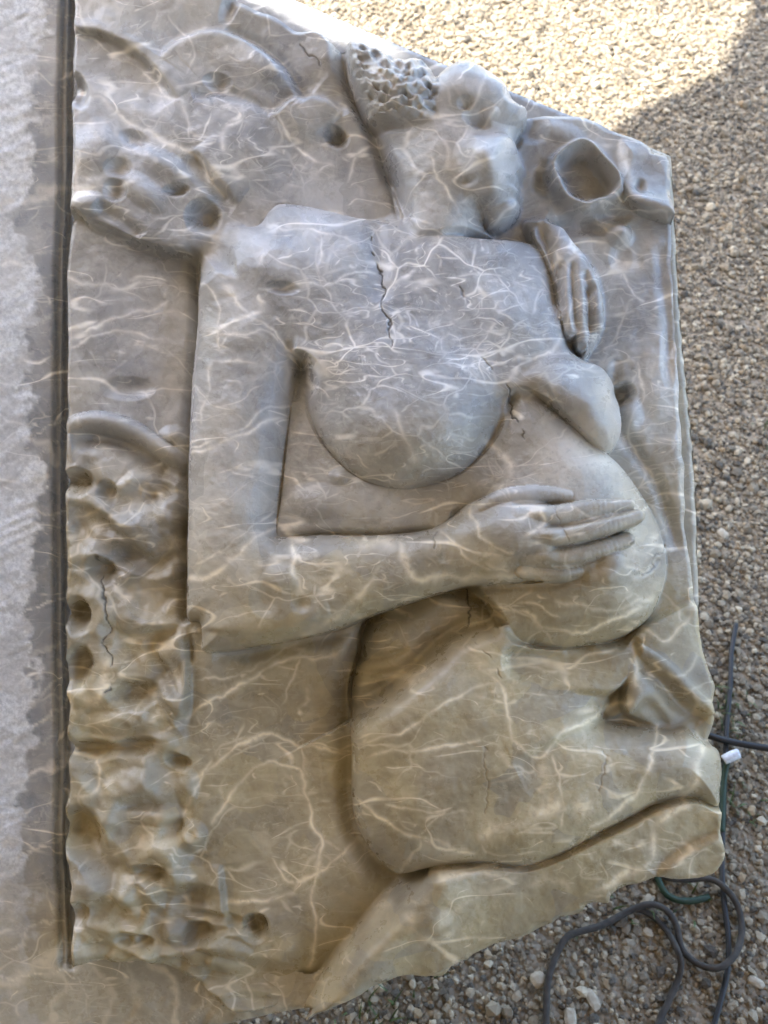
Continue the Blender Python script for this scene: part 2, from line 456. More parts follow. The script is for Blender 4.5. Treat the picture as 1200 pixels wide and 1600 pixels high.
scoop = ss(vnoise(U, V, 110, 5), -.6, .3)
H += rockm * (26 * (boxblur(worley(66, 3), 4) - .35) * scoop + 9 * (boxblur(worley(34, 8), 2) - .35) * ss(vnoise(U, V, 80, 9), -.5, .5))
for a in [(122, 752, 26, 20, -30, 0, 1), (168, 768, 16, 18, -16, 0, 1), (258, 765, 20, 12, -14, 30, 0), (236, 775, 14, 12, -12, 0, 0), (205, 752, 30, 12, 9, -40, 0), (222, 730, 26, 14, -8, -30, 0),
          (230, 815, 36, 26, 8, 0, 0), (262, 800, 18, 22, 8, 0, 0), (280, 825, 14, 16, -16, 0, 1), (160, 890, 26, 20, -22, 30, 1), (205, 872, 60, 16, -16, 25, 0), (255, 875, 30, 11, -14, -20, 0),
          (124, 960, 21, 27, -40, 0, 1), (126, 1036, 22, 30, -28, 0, 1), (210, 1082, 36, 25, -26, 0, 1), (235, 925, 46, 22, -12, 0, 0), (250, 905, 40, 12, 9, -20, 0), (225, 1040, 50, 26, -14, 40, 0),
          (270, 1085, 22, 44, 11, -12, 0), (140, 1170, 50, 16, -30, 0, 1), (215, 1165, 46, 14, -18, -6, 1), (278, 1188, 22, 12, -20, 20, 1), (255, 1160, 20, 14, 9, 0, 0), (170, 1130, 40, 16, 10, 0, 0),
          (220, 1230, 60, 26, 11, 0, 0), (240, 1275, 50, 14, 12, 0, 0), (128, 1235, 22, 26, 6, 0, 0), (300, 1305, 23, 24, 15, 0, 1), (300, 1300, 12, 12, -7, 0, 0), (292, 1232, 16, 30, 9, 5, 0),
          (132, 1300, 34, 44, -46, -25, 1), (165, 1350, 30, 46, -24, -35, 0), (145, 1390, 36, 24, 8, 0, 0), (235, 1365, 34, 15, -20, 10, 1), (195, 1395, 16, 34, 14, -20, 0), (237, 1392, 14, 34, 12, -20, 0), (270, 1380, 30, 20, 10, 0, 0),
          (300, 1400, 44, 18, -16, 0, 0), (120, 1432, 16, 20, -18, 0, 0), (165, 1425, 40, 22, -14, 10, 0), (155, 1460, 26, 22, 9, 0, 0), (210, 1470, 30, 14, -22, 10, 1), (312, 1458, 24, 26, -20, 20, 1), (330, 1430, 46, 9, -12, 10, 0),
          (400, 1446, 21, 21, -30, 0, 1), (270, 1465, 20, 28, 12, 20, 0), (350, 1480, 40, 14, 12, 10, 0), (390, 1525, 76, 26, -20, 0, 0), (330, 1505, 60, 12, 9, 15, 0), (445, 1500, 22, 34, 8, 20, 0), (150, 1490, 30, 12, 8, 0, 0), (240, 1490, 36, 10, 9, 5, 0),
          (390, 1560, 40, 12, -12, 0, 0)]:
    blob(a[0], a[1], a[2], a[3], a[4] * .9, a[5], hard=bool(a[6]))
scarp([(105, 785), (150, 798), (195, 836), (228, 866)], 14, 6, 26)
scarp([(180, 985), (230, 990), (285, 972)], 14, 6, 22)
groove([(226, 1000), (250, 1040), (280, 1090)], 8, 8)
scarp([(290, 990), (294, 1050), (290, 1110), (272, 1128)], -13, 3, 22)
scarp([(345, 1350), (352, 1420), (365, 1460)], -7, 3, 22)
scarp([(250, 1486), (290, 1480), (340, 1462), (372, 1452), (405, 1466)], -9, 4, 18)

# ---- plinth / stone under the seated figure
layer([(478, 1585), (500, 1530), (560, 1450), (612, 1392), (660, 1372), (760, 1350), (880, 1330), (1000, 1270), (1126, 1240), (1140, 1330), (1110, 1380), (960, 1420), (760, 1490), (640, 1540)],
      [(490, 1575, -14), (560, 1500, 12), (620, 1420, 12), (680, 1400, 22), (690, 1450, 22), (800, 1400, 20), (640, 1510, 0), (760, 1470, 2), (900, 1370, 20), (1000, 1320, 20), (1100, 1290, 16), (1110, 1350, 0), (950, 1400, 4), (860, 1432, -4)],
      edge=16, drop=10, soft=14)
scarp([(660, 1376), (620, 1420), (570, 1474), (525, 1530), (492, 1572)], 44, 20, 70, False)
blob(682, 1450, 30, 30, 6)
scarp([(1128, 1300), (1080, 1325), (1040, 1352), (1025, 1368)], 8, 4, 22)
# chipped scallops along the lower edge
for (a, b, r) in [(940, 1415, 16), (905, 1432, 14), (880, 1440, 12), (985, 1392, 18), (850, 1452, 16), (725, 1512, 18), (640, 1532, 30), (590, 1545, 20)]:
    blob(a, b, r * 1.3, r * .8, -9)

# ---- hips and thighs
layer([(576, 962), (558, 1020), (544, 1080), (546, 1150), (546, 1220), (552, 1285), (580, 1335), (622, 1364), (690, 1362), (760, 1356), (820, 1360), (872, 1344), (925, 1318), (985, 1288), (1035, 1262), (1085, 1252), (1128, 1262),
       (1128, 1182), (1100, 1152), (1072, 1136), (1046, 1142), (975, 1134), (945, 1118), (990, 1060), (1000, 1000), (900, 990), (780, 940), (700, 920)],
      [(590, 990, 10), (640, 980, 22), (720, 950, 26), (580, 1080, 16), (640, 1050, 30), (700, 1010, 28), (600, 1160, 46), (680, 1110, 58), (760, 1050, 50), (570, 1240, 36), (640, 1240, 60), (740, 1200, 66), (820, 1120, 58), (860, 1050, 40), (960, 1040, 26),
       (640, 1320, 44), (740, 1320, 54), (850, 1280, 58), (900, 1180, 58), (960, 1200, 52), (1000, 1160, 46), (1060, 1190, 44), (1110, 1210, 36), (1020, 1250, 42), (960, 1110, 34)],
      edge=80, drop=44, soft=5, merge=((780, 940, 90, 40), (980, 1040, 60, 40)))
# fold that climbs from the back to the belly
P_ = [(552, 1124), (600, 1098), (640, 1068), (680, 1034), (715, 1000), (770, 982)]
scarp(P_, -34, 15, 60, False); groove([(556, 1098), (606, 1070), (646, 1036), (686, 998), (744, 968)], 12, 12)
groove([(545, 1020), (570, 1030), (610, 1022), (640, 1012)], 6, 6)
groove([(560, 1050), (600, 1052), (650, 1040)], 6, 4)
groove([(1032, 1262), (1010, 1272), (930, 1312)], 5, 5)
scarp([(800, 1190), (880, 1150), (945, 1120)], 6, 8, 40)
# dark cut behind the back
groove([(578, 965), (556, 1025), (540, 1080), (542, 1150), (541, 1220), (548, 1290), (578, 1342), (616, 1384)], 13, 19, False)
# drapery beside the knees
layer([(985, 1000), (1040, 960), (1090, 945), (1105, 1020), (1120, 1075), (1112, 1160), (1072, 1140), (1046, 1144), (1010, 1130), (975, 1110), (980, 1060)],
      [(1000, 1010, 20), (1060, 980, 8), (1090, 1010, 2), (1010, 1060, 26), (1060, 1060, 18), (1100, 1070, 8), (1000, 1100, 24), (1050, 1100, 0), (1090, 1130, -8), (1105, 1095, 4)], edge=12, drop=5, soft=10)
groove([(990, 1030), (1030, 1060), (1060, 1090), (1100, 1128)], 11, 14)
limb([(992, 1010, 10, 24), (1040, 1045, 12, 26), (1080, 1085, 12, 20), (1110, 1108, 9, 8)], .8)
scarp([(952, 1128), (985, 1112), (1010, 1092), (1030, 1110), (1050, 1136)], 10, 4, 16)
# hollow under the belly
layer([(800, 1016), (880, 1022), (960, 1016), (995, 1000), (990, 1050), (960, 1080), (900, 1078), (840, 1070), (795, 1050)],
      [(800, 1025, 34), (880, 1030, 22), (960, 1025, 22), (900, 1070, 40), (830, 1060, 44), (975, 1060, 28)], edge=6, drop=0, soft=16)

# ---- torso between arm and breasts
layer([(440, 560), (470, 540), (520, 560), (620, 600), (720, 600), (800, 580), (860, 620), (900, 760), (820, 830), (700, 850), (560, 850), (425, 845), (432, 780), (445, 660)],
      [(450, 600, 10), (450, 700, 18), (440, 800, 22), (500, 720, 26), (520, 800, 38), (600, 780, 46), (600, 830, 44), (700, 760, 52), (700, 810, 54), (780, 700, 58), (800, 780, 66), (860, 740, 72)], edge=5, drop=0, soft=6)
blob(490, 785, 44, 26, 6); blob(530, 745, 14, 12, 6)
# belly
layer([(720, 770), (770, 700), (800, 612), (835, 612), (900, 658), (960, 718), (1000, 768), (1026, 812), (1042, 868), (1040, 910), (1020, 962), (985, 992), (940, 1007), (870, 1014), (810, 1006), (785, 985), (745, 930), (690, 900), (700, 820)],
      [(720, 790, 46), (790, 690, 62), (830, 640, 66), (900, 700, 74), (960, 760, 68), (1005, 810, 50), (860, 760, 80), (930, 820, 92), (990, 870, 74), (1025, 900, 40), (820, 860, 82), (900, 900, 92), (960, 930, 80), (990, 970, 46), (880, 980, 62), (810, 960, 58), (760, 920, 56), (720, 900, 48), (930, 990, 52)],
      edge=64, drop=34, soft=5, merge=((740, 720, 80, 60), (720, 880, 60, 30), (775, 965, 50, 20)))
scarp([(1045, 880), (1022, 925), (985, 952), (930, 968), (870, 975)], 3, 10, 40)
blob(965, 885, 26, 34, 12, 15); blob(940, 905, 26, 16, 6)
groove([(985, 900), (1010, 893), (1028, 872)], 5, 5)

# ---- chest, shoulders and neck
layer([(355, 356), (400, 349), (420, 326), (442, 315), (500, 324), (560, 338), (600, 335), (625, 320), (640, 330), (680, 345), (735, 366), (790, 374), (835, 378), (858, 392), (872, 440), (890, 520), (930, 570), (960, 620), (900, 640), (800, 620), (700, 640), (600, 650), (500, 620), (462, 566), (400, 560), (345, 520), (340, 400)],
      [(380, 380, 34), (440, 340, 30), (420, 420, 54), (500, 350, 36), (500, 440, 58), (370, 480, 44), (560, 360, 36), (600, 420, 50), (620, 350, 30), (680, 390, 50), (700, 460, 60), (780, 400, 44), (840, 400, 28), (860, 470, 34), (800, 500, 60), (470, 530, 58), (500, 500, 66), (540, 540, 74), (620, 540, 72), (720, 560, 66), (820, 580, 60), (900, 580, 48), (880, 530, 40)],
      edge=34, drop=24, soft=4, merge=((650, 345, 60, 40), (480, 600, 60, 40), (350, 430, 60, 40), (880, 600, 90, 30)))
blob(441, 450, 24, 9, -9, 5)
groove([(585, 350), (592, 420), (600, 470)], 16, 5)
blob(520, 400, 70, 60, 8); blob(420, 400, 60, 40, 6)
# left breast of the picture
layer([(466, 540), (470, 610), (498, 684), (548, 738), (600, 759), (655, 760), (720, 737), (768, 692), (795, 640), (800, 590), (760, 530), (680, 480), (580, 470), (500, 490)],
      [(475, 550, 58), (484, 620, 50), (530, 560, 74), (560, 500, 66), (620, 480, 66), (700, 510, 68), (770, 570, 68), (790, 620, 62), (620, 580, 86), (700, 590, 84), (560, 650, 88), (640, 670, 106), (720, 660, 94), (600, 730, 92), (680, 730, 96)],
      edge=95, drop=46, soft=5, merge=((490, 520, 90, 80), (580, 480, 110, 90), (720, 500, 130, 90), (790, 570, 70, 60)))
# right breast
layer([(800, 596), (812, 570), (850, 545), (900, 545), (940, 575), (962, 612), (970, 660), (963, 694), (946, 706), (916, 680), (880, 646), (838, 612)],
      [(810, 590, 62), (860, 560, 58), (920, 580, 52), (870, 600, 84), (920, 630, 88), (950, 670, 74), (955, 710, 62), (900, 650, 84), (960, 630, 52)],
      edge=36, drop=17, soft=4, merge=((830, 560, 60, 40), (890, 545, 40, 30)))
# neck
layer([(600, 240), (640, 220), (740, 240), (765, 300), (758, 345), (775, 368), (735, 372), (690, 390), (640, 380), (622, 340), (610, 290)],
      [(615, 260, 26), (640, 320, 36), (690, 300, 52), (740, 320, 36), (750, 355, 26), (650, 370, 42), (710, 370, 48), (680, 240, 52)], edge=52, drop=24, soft=6, merge=((690, 390, 60, 40), (650, 370, 40, 30)))
# ---- head
layer([(600, 180), (640, 120), (690, 118), (716, 107), (740, 105), (764, 119), (788, 143), (803, 167), (817, 182), (818, 196), (808, 206), (803, 214), (806, 230), (812, 246), (819, 259), (814, 270), (809, 275), (812, 284), (808, 292), (813, 303), (808, 312), (813, 324), (803, 343), (782, 356), (764, 352), (752, 330), (735, 305), (715, 296), (690, 300), (650, 290), (615, 260), (598, 220)],
      [(606, 200, 22), (640, 150, 44), (700, 135, 50), (745, 120, 44), (790, 160, 40), (812, 185, 34), (625, 255, 26), (655, 230, 44), (685, 230, 54), (740, 215, 50), (790, 215, 38), (770, 250, 44), (806, 245, 32), (816, 262, 34), (725, 265, 54), (760, 290, 46), (800, 300, 40), (785, 328, 40), (795, 345, 28), (768, 345, 30), (660, 280, 46)],
      edge=18, drop=15, soft=4, merge=((625, 265, 50, 50), (660, 292, 60, 50), (700, 300, 50, 40), (725, 298, 20, 16)))
# the round cheek stands before nose, lips and chin
layer([(700, 215), (740, 194), (785, 196), (806, 220), (812, 250), (808, 280), (798, 305), (778, 322), (755, 318), (735, 300), (712, 272), (698, 240)],
      [(705, 240, 54), (750, 205, 62), (797, 222, 70), (765, 250, 96), (803, 262, 66), (728, 270, 66), (770, 305, 74), (745, 245, 90), (735, 225, 78)],
      edge=56, drop=36, soft=5, merge=((702, 236, 56, 56), (750, 196, 50, 40), (725, 285, 26, 22)))
relax(720, 285, 34, 40, 7)
# rolled hair over the forehead, ear hollow, jaw shadow, mouth
limb([(690, 150, 26, 56), (722, 138, 32, 68), (765, 150, 30, 66), (795, 174, 20, 54), (813, 190, 10, 42)], .75)
relax(750, 150, 70, 40, 6); relax(700, 178, 34, 26, 7); relax(735, 196, 60, 16, 5)
blob(745, 186, 20, 11, -13, 20); blob(728, 162, 12, 9, -8); blob(765, 178, 14, 8, 5); blob(797, 158, 9, 14, -6, -30)
blob(733, 281, 15, 8, -9, -5); blob(745, 314, 14, 9, -5); blob(808, 210, 9, 10, -8)
groove([(792, 291), (812, 288)], 3.5, 7); groove([(796, 312), (812, 310)], 3.5, 5); blob(806, 300, 9, 7, 5); blob(795, 330, 14, 10, 3); blob(812, 262, 8, 8, 6)
relax(775, 275, 50, 70, 2); relax(640, 200, 60, 20, 5)
relax(610, 225, 26, 40, 5); relax(660, 296, 70, 22, 6)
# hair mass with drilled curls
layer([(541, 72), (560, 70), (590, 78), (620, 92), (650, 93), (668, 104), (681, 121), (688, 150), (682, 178), (660, 192), (620, 200), (596, 206), (572, 190), (552, 150), (540, 110)],
      [(548, 90, 36), (560, 140, 30), (590, 185, 34), (600, 120, 62), (640, 130, 66), (670, 130, 54), (670, 170, 56), (630, 175, 56), (600, 95, 46), (640, 105, 48)], edge=30, drop=24, soft=4, merge=((690, 150, 26, 18), (630, 200, 50, 34), (668, 190, 24, 20)))
curls = [(592, 92), (612, 98), (574, 104), (600, 112), (622, 112), (642, 112), (580, 130), (604, 128), (623, 132), (638, 124), (655, 122), (665, 135), (592, 142), (605, 147), (630, 150), (648, 142), (664, 152), (556, 116), (566, 125), (618, 166), (636, 164), (652, 166), (668, 168), (600, 160), (612, 176), (640, 180), (580, 150), (658, 108), (574, 88), (676, 148)]
s, d = sdf([(552, 84), (590, 88), (620, 100), (650, 101), (668, 114), (678, 150), (672, 176), (650, 188), (616, 190), (590, 186), (566, 150), (554, 115)])
H[s] += ss(d, -4, 10) * 4.0 * vnoise(U[s], V[s] * 1.3, 8, 909)
for i, (a, b) in enumerate(curls):
    a += rng.uniform(-4, 4); b += rng.uniform(-3, 3); an = rng.uniform(-10, 45); sz = rng.uniform(.7, 1.25)
    blob(a, b, 8.0 * sz, 4.8 * sz, -4.2 - rng.uniform(0, 2.5), an)
    blob(a + rng.uniform(-3, 3), b - 9, 9, 5.5, 5, an)
blob(582, 158, 18, 12, -8, 30); blob(615, 198, 30, 9, -6, -5)
# deep cut behind hair and nape
groove([(532, 72), (537, 105), (556, 155), (582, 205), (603, 258), (620, 298), (632, 332)], 11, 26, False)

# ---- the raised hand at the chest
layer([(815, 345), (838, 328), (862, 320), (872, 342), (890, 375), (915, 402), (935, 436), (943, 475), (944, 505), (934, 532), (916, 556), (903, 540), (890, 505), (876, 465), (862, 425), (846, 392), (828, 372)],
      [(830, 350, 18), (860, 335, 14), (870, 385, 34), (900, 410, 34), (880, 440, 38), (925, 450, 28), (900, 490, 36), (935, 500, 24), (918, 545, 18), (850, 385, 30)], edge=18, drop=10, soft=4, merge=((885, 500, 30, 16), (845, 328, 36, 34), (865, 330, 26, 20)))
groove([(838, 352), (856, 385), (868, 420), (871, 480)], 8, 12); groove([(893, 415), (895, 470), (898, 515)], 4, 7); groove([(914, 430), (918, 480), (920, 520)], 4, 6)
blob(921, 456, 7, 10, -9); blob(912, 535, 10, 14, -5)
limb([(880, 400, 14, 36), (884, 450, 13, 38), (888, 490, 12, 38), (893, 515, 10, 35)], .45); limb([(900, 410, 14, 36), (906, 460, 12, 37), (909, 510, 11, 33), (910, 540, 8, 26)], .45); limb([(916, 425, 12, 32), (930, 470, 11, 32), (932, 512, 9, 27)], .45)
relax(900, 460, 40, 70, 3)
groove([(893, 412), (896, 465), (901, 520)], 5, 6, True); groove([(913, 425), (919, 475), (921, 525)], 5, 5.5, True); groove([(876, 410), (874, 450), (878, 485)], 6, 5); blob(922, 456, 8, 11, -7); blob(908, 545, 8, 8, -6)

# ---- ring, bracket and knob at the right
s, d = sdf([(862, 292), (856, 262), (873, 238), (902, 221), (924, 226), (942, 245), (973, 277), (976, 300), (952, 322), (933, 331), (913, 337), (880, 322)])
rim = np.exp(-((d - 9) / 10.0) ** 2)
H[s] = np.where(d > -14, H[s] + 34 * rim * ss(d, -10, 5), H[s])
s2, d2 = sdf([(869, 262), (884, 248), (905, 236), (922, 240), (944, 264), (962, 288), (950, 309), (933, 313), (902, 300), (876, 278)])
H[s2] = H[s2] * (1 - ss(d2, -6, 9)) + (-26 + 10 * ss(V[s2] - .6 * U[s2], -310, -240)) * ss(d2, -6, 9)
blob(852, 280, 18, 26, -16, 10, hard=False); blob(905, 352, 46, 14, -14, 10); blob(960, 335, 26, 12, -10)
layer([(972, 214), (1046, 246), (1052, 330), (1048, 346), (1020, 336), (995, 326), (975, 308), (965, 262)], [(985, 230, 4), (1040, 260, 0), (980, 300, 18), (1010, 315, 26), (1045, 330, 26), (1000, 270, 4), (1035, 290, 6)], edge=16, drop=18, soft=4, merge=((985, 235, 40, 30), (1040, 255, 30, 20)))
blob(1001, 292, 9, 12, -9)
relax(915, 275, 64, 58, 3)
blob(970, 368, 19, 17, 24); blob(970, 400, 16, 20, -5)
blob(975, 614, 18, 18, -26, hard=True); blob(985, 648, 18, 26, 8); blob(1030, 600, 26, 60, 4); blob(835, 200, 22, 20, -10, 30); blob(870, 205, 40, 14, 6, 10); blob(1045, 560, 12, 40, -6)
groove([(1030, 380), (1040, 470), (1050, 560)], 10, 5); groove([(965, 560), (962, 620), (985, 690), (1030, 760), (1060, 860)], 9, 8)
H += 2.5 * fbm(U, V, 60, 77, 3) * ss(U, 960, 1000) * (1 - ss(V, 980, 1060))

# ---- upper arm, forearm and hand
layer([(305, 396), (345, 388), (380, 400), (430, 440), (462, 500), (462, 562), (454, 610), (446, 690), (436, 780), (428, 830), (440, 838), (500, 833), (600, 833), (670, 826), (700, 812), (735, 785), (790, 768), (840, 775), (880, 800), (895, 840), (885, 890), (860, 906), (800, 912), (725, 918), (640, 942), (570, 967), (520, 986), (450, 1001), (395, 1012), (322, 1019), (314, 995), (308, 972), (284, 962), (284, 860), (286, 720), (294, 600), (303, 500)],
      [(315, 410, 26), (350, 420, 36), (420, 460, 50), (310, 500, 28), (380, 520, 50), (450, 540, 50), (300, 640, 30), (370, 640, 54), (440, 660, 38), (295, 780, 30), (360, 780, 56), (425, 790, 40), (295, 920, 30), (360, 900, 58), (440, 870, 62), (330, 1000, 38), (420, 950, 62), (500, 860, 66), (500, 930, 68), (600, 850, 72), (600, 910, 74), (700, 860, 86), (700, 900, 78), (760, 810, 96), (800, 850, 112), (780, 890, 98), (860, 820, 112), (870, 870, 108), (850, 900, 96)],
      edge=50, drop=34, soft=4, merge=((350, 400, 60, 50), (430, 470, 70, 60), (400, 420, 60, 60)))
groove([(302, 398), (305, 450), (304, 520), (297, 600), (289, 700), (285, 800), (284, 900), (285, 965)], 8, 20, False)
groove([(466, 550), (462, 585), (456, 625)], 8, 9)
groove([(430, 838), (500, 834), (600, 834), (680, 826)], 5, 7)
blob(440, 905, 26, 22, 6); blob(415, 935, 22, 26, -6); blob(470, 945, 14, 12, -5)
scarp([(318, 980), (380, 992), (450, 985), (520, 962)], 8, 5, 26)
groove([(330, 1024), (400, 1020), (460, 1008), (530, 992), (600, 964), (680, 936)], 12, 9)
# fingers
limb([(742, 806, 12, 84), (778, 780, 13, 94), (832, 771, 13, 98), (889, 774, 9, 88)], .85)
limb([(810, 806, 19, 108), (868, 806, 18, 112), (925, 797, 17, 108), (976, 792, 11, 95)], .8)
limb([(820, 836, 20, 112), (882, 836, 20, 116), (940, 822, 19, 112), (988, 810, 12, 99)], .8)
limb([(820, 868, 18, 108), (878, 871, 18, 110), (930, 859, 17, 106), (978, 843, 12, 95)], .8)
limb([(820, 890, 15, 102), (880, 896, 14, 100), (934, 884, 11, 90)], .8)
blob(790, 830, 50, 34, 5); blob(845, 800, 16, 12, 4); blob(862, 836, 16, 12, 5); blob(855, 868, 16, 12, 4)
groove([(852, 822), (900, 820), (950, 808), (985, 800)], 3, 5); groove([(862, 855), (910, 849), (950, 838), (985, 826)], 3, 6); groove([(862, 884), (910, 880), (945, 868)], 3, 5); groove([(800, 788), (850, 786), (900, 783)], 3, 4)
groove([(700, 925), (780, 918), (860, 914), (920, 900)], 7, 6)
groove([(692, 826), (700, 850), (696, 880)], 8, 3)

relax(345, 375, 46, 40, 10)
blob(318, 338, 27, 24, -26, hard=True)
# hand tooling and slow waviness everywhere
H += fbm(U, V, 46, 91, 3) * 0.9 + fbm(U * .8 + V * .6, V * .8 - U * .6 + 2000, 11, 191, 2) * .35
# cracks
CRACKS = [[(583, 370), (588, 400), (597, 440), (595, 470), (605, 495), (612, 545)], [(790, 595), (800, 640), (815, 660), (825, 690)], [(153, 872), (163, 920), (172, 960), (168, 1010), (175, 1040), (165, 1085)],
          [(728, 925), (735, 960), (733, 985)], [(748, 1000), (760, 1020), (775, 1045), (772, 1090)], [(945, 1170), (945, 1210), (933, 1235)], [(1034, 850), (1022, 885), (1000, 903)], [(470, 65), (488, 90), (502, 106)],
          [(720, 452), (722, 468)], [(760, 1170), (762, 1220), (755, 1270)], [(682, 835), (680, 856)], [(862, 790), (876, 810), (886, 840)], [(755, 560), (765, 580)]]
wu = U + fbm(U, V, 22, 301, 3, .6) * 5; wv_ = V + fbm(U, V, 22, 411, 3, .6) * 5
CR = np.zeros_like(U)
CW = {10: .5, 6: .6, 9: .35, 5: .35, 11: .3, 4: .5, 8: .7, 12: .5, 7: .7}
for ci_, c in enumerate(CRACKS):
    P = catmull(c); s = crop(P, 20); d, _, t = seg_dist(wu[s], wv_[s], P)
    gate = ss(fbm(U[s], V[s], 18, 512, 2), -.45, -.05) if len(c) > 3 else 1
    CR[s] = np.maximum(CR[s], (1 - ss(d, .2, 1.9)) * gate * .85 * CW.get(ci_, 1.0))
H -= CR * 3.0
# veins with a place of their own
VEINS = [([(290, 722), (330, 702), (400, 672), (440, 655)], 2.6, .8), ([(290, 712), (350, 680), (420, 642), (455, 635)], 2, .6), ([(288, 912), (330, 895), (380, 862), (428, 825)], 3, .8), ([(310, 880), (360, 850), (420, 800)], 1.5, .45),
         ([(105, 525), (170, 492), (262, 470)], 2.6, .7), ([(105, 430), (200, 446), (262, 440)], 3, .6), ([(105, 540), (150, 515), (200, 512), (250, 530)], 1.6, .5), ([(310, 660), (325, 620), (332, 570), (345, 562), (400, 565)], 1.8, .55), ([(303, 440), (340, 470), (345, 540)], 1.6, .5),
         ([(345, 450), (400, 500), (440, 540), (465, 560)], 2.4, .65), ([(340, 520), (400, 520), (440, 545)], 2.2, .6), ([(400, 450), (500, 440), (585, 430)], 1.8, .55), ([(500, 340), (505, 430), (545, 510)], 1.6, .5), ([(420, 360), (500, 362), (560, 390)], 2, .5),
         ([(290, 1135), (340, 1092), (400, 1058), (450, 1035), (540, 1018)], 2.2, .7), ([(300, 1215), (350, 1180), (400, 1152), (440, 1150), (540, 1180)], 2.6, .75), ([(330, 1285), (400, 1197), (430, 1190), (465, 1210), (480, 1270), (502, 1322), (492, 1400), (485, 1510)], 2.4, .7),
         ([(360, 1405), (440, 1395), (490, 1365), (545, 1320)], 2.4, .7), ([(420, 1340), (450, 1370), (470, 1378)], 2, .6), ([(300, 1070), (380, 1055), (460, 1010)], 1.5, .45), ([(470, 1020), (450, 1080), (440, 1100)], 1.6, .5), ([(285, 1290), (310, 1220), (330, 1180)], 2, .6),
         ([(575, 1182), (650, 1168), (745, 1152)], 2.4, .75), ([(560, 1160), (640, 1140), (700, 1100), (770, 1070)], 2.2, .65), ([(550, 1245), (620, 1292), (660, 1312), (740, 1335)], 2.6, .7), ([(600, 1250), (660, 1260), (740, 1272)], 1.8, .6), ([(560, 1075), (620, 1062), (660, 1050)], 2.0, .6), ([(660, 1310), (690, 1262), (700, 1260)], 1.6, .5),
         ([(1030, 1140), (1022, 1180), (992, 1230), (930, 1290)], 3, .8), ([(1096, 1150), (1092, 1200), (1070, 1250), (1030, 1280), (1025, 1322), (1008, 1350), (930, 1395)], 4, .85), ([(865, 1185), (875, 1230), (870, 1290)], 2, .6), ([(770, 1060), (800, 1150), (845, 1180), (880, 1150), (940, 1110), (985, 1090)], 2.6, .75),
         ([(730, 930), (800, 952), (850, 985), (880, 992), (940, 975), (1010, 945)], 2.4, .75), ([(780, 940), (840, 950), (870, 970)], 1.6, .5), ([(870, 940), (950, 955), (1020, 930)], 2.4, .6), ([(800, 1030), (860, 1045), (900, 1035), (960, 1018)], 2.6, .75),
         ([(480, 990), (560, 932), (595, 895)], 5, .6), ([(455, 850), (465, 900), (470, 925)], 4, .7), ([(620, 850), (640, 900), (690, 905), (770, 895), (850, 905)], 4.5, .6), ([(690, 830), (740, 870), (800, 890)], 2, .6), ([(740, 790), (732, 810), (760, 840), (800, 862)], 2, .65), ([(835, 790), (848, 815), (825, 840)], 4, .7),
         ([(545, 860), (580, 850), (605, 860)], 10, .5), ([(790, 760), (800, 720), (760, 690)], 6, .5), ([(610, 640), (640, 690), (650, 720)], 5, .5), ([(980, 880), (1010, 892), (1025, 872)], 2.4, .7), ([(750, 1300), (800, 1292), (840, 1270), (872, 1250)], 9, .75), ([(848, 1195), (846, 1225)], 8, .7), ([(903, 1255), (908, 1268)], 10, .7), ([(880, 1260), (850, 1270)], 5, .6),
         ([(640, 1430), (652, 1462), (680, 1472), (705, 1455)], 7, .55), ([(700, 1420), (760, 1390), (800, 1370)], 4, .5), ([(830, 1380), (870, 1372), (890, 1385)], 6, .5), ([(620, 1365), (700, 1362), (800, 1362), (870, 1345)], 2.4, .6),
         ([(113, 180), (150, 150), (200, 195), (300, 240), (350, 300)], 3, .55), ([(240, 150), (285, 165), (290, 210)], 3, .6), ([(350, 240), (355, 200), (380, 180)], 3, .55), ([(430, 180), (460, 230), (480, 250), (520, 260)], 2.6, .65), ([(500, 155), (530, 170), (520, 185)], 2.4, .6), ([(545, 290), (570, 240), (580, 215)], 2, .5), ([(260, 20), (300, 70), (290, 110)], 1.6, .45), ([(130, 60), (210, 100), (260, 150)], 2, .4),
         ([(855, 430), (870, 410), (860, 390)], 3, .5), ([(800, 560), (870, 545), (900, 470)], 2.4, .6), ([(960, 400), (985, 450), (1010, 470)], 2, .5), ([(990, 560), (1000, 620), (985, 700), (1030, 740)], 2.2, .6), ([(930, 560), (970, 520), (985, 470)], 2, .55), ([(960, 220), (975, 262), (1000, 300)], 3, .5), ([(760, 110), (740, 160), (715, 180)], 2.4, .5), ([(745, 200), (770, 170), (790, 150)], 2.4, .5), ([(720, 275), (750, 240), (775, 230)], 2, .5), ([(640, 260), (670, 250), (690, 290), (720, 340)], 2.4, .55),
         ([(1000, 980), (1040, 1000), (1080, 960)], 3, .6), ([(985, 1010), (990, 1060), (1000, 1080)], 3, .6), ([(1040, 1050), (1065, 1060), (1090, 1020)], 2.4, .5), ([(112, 800), (160, 790), (190, 740), (230, 760)], 2.6, .5), ([(120, 1080), (160, 1090), (170, 1020), (190, 1000)], 8, .45), ([(115, 1240), (150, 1230), (155, 1190), (130, 1180)], 2.6, .6), ([(200, 1000), (250, 995), (300, 985)], 6, .45)]
VE_LIT = np.zeros_like(U)
wu2 = U + fbm(U, V, 46, 611, 4, .45) * 8; wv2 = V + fbm(U, V, 46, 711, 4, .45) * 8
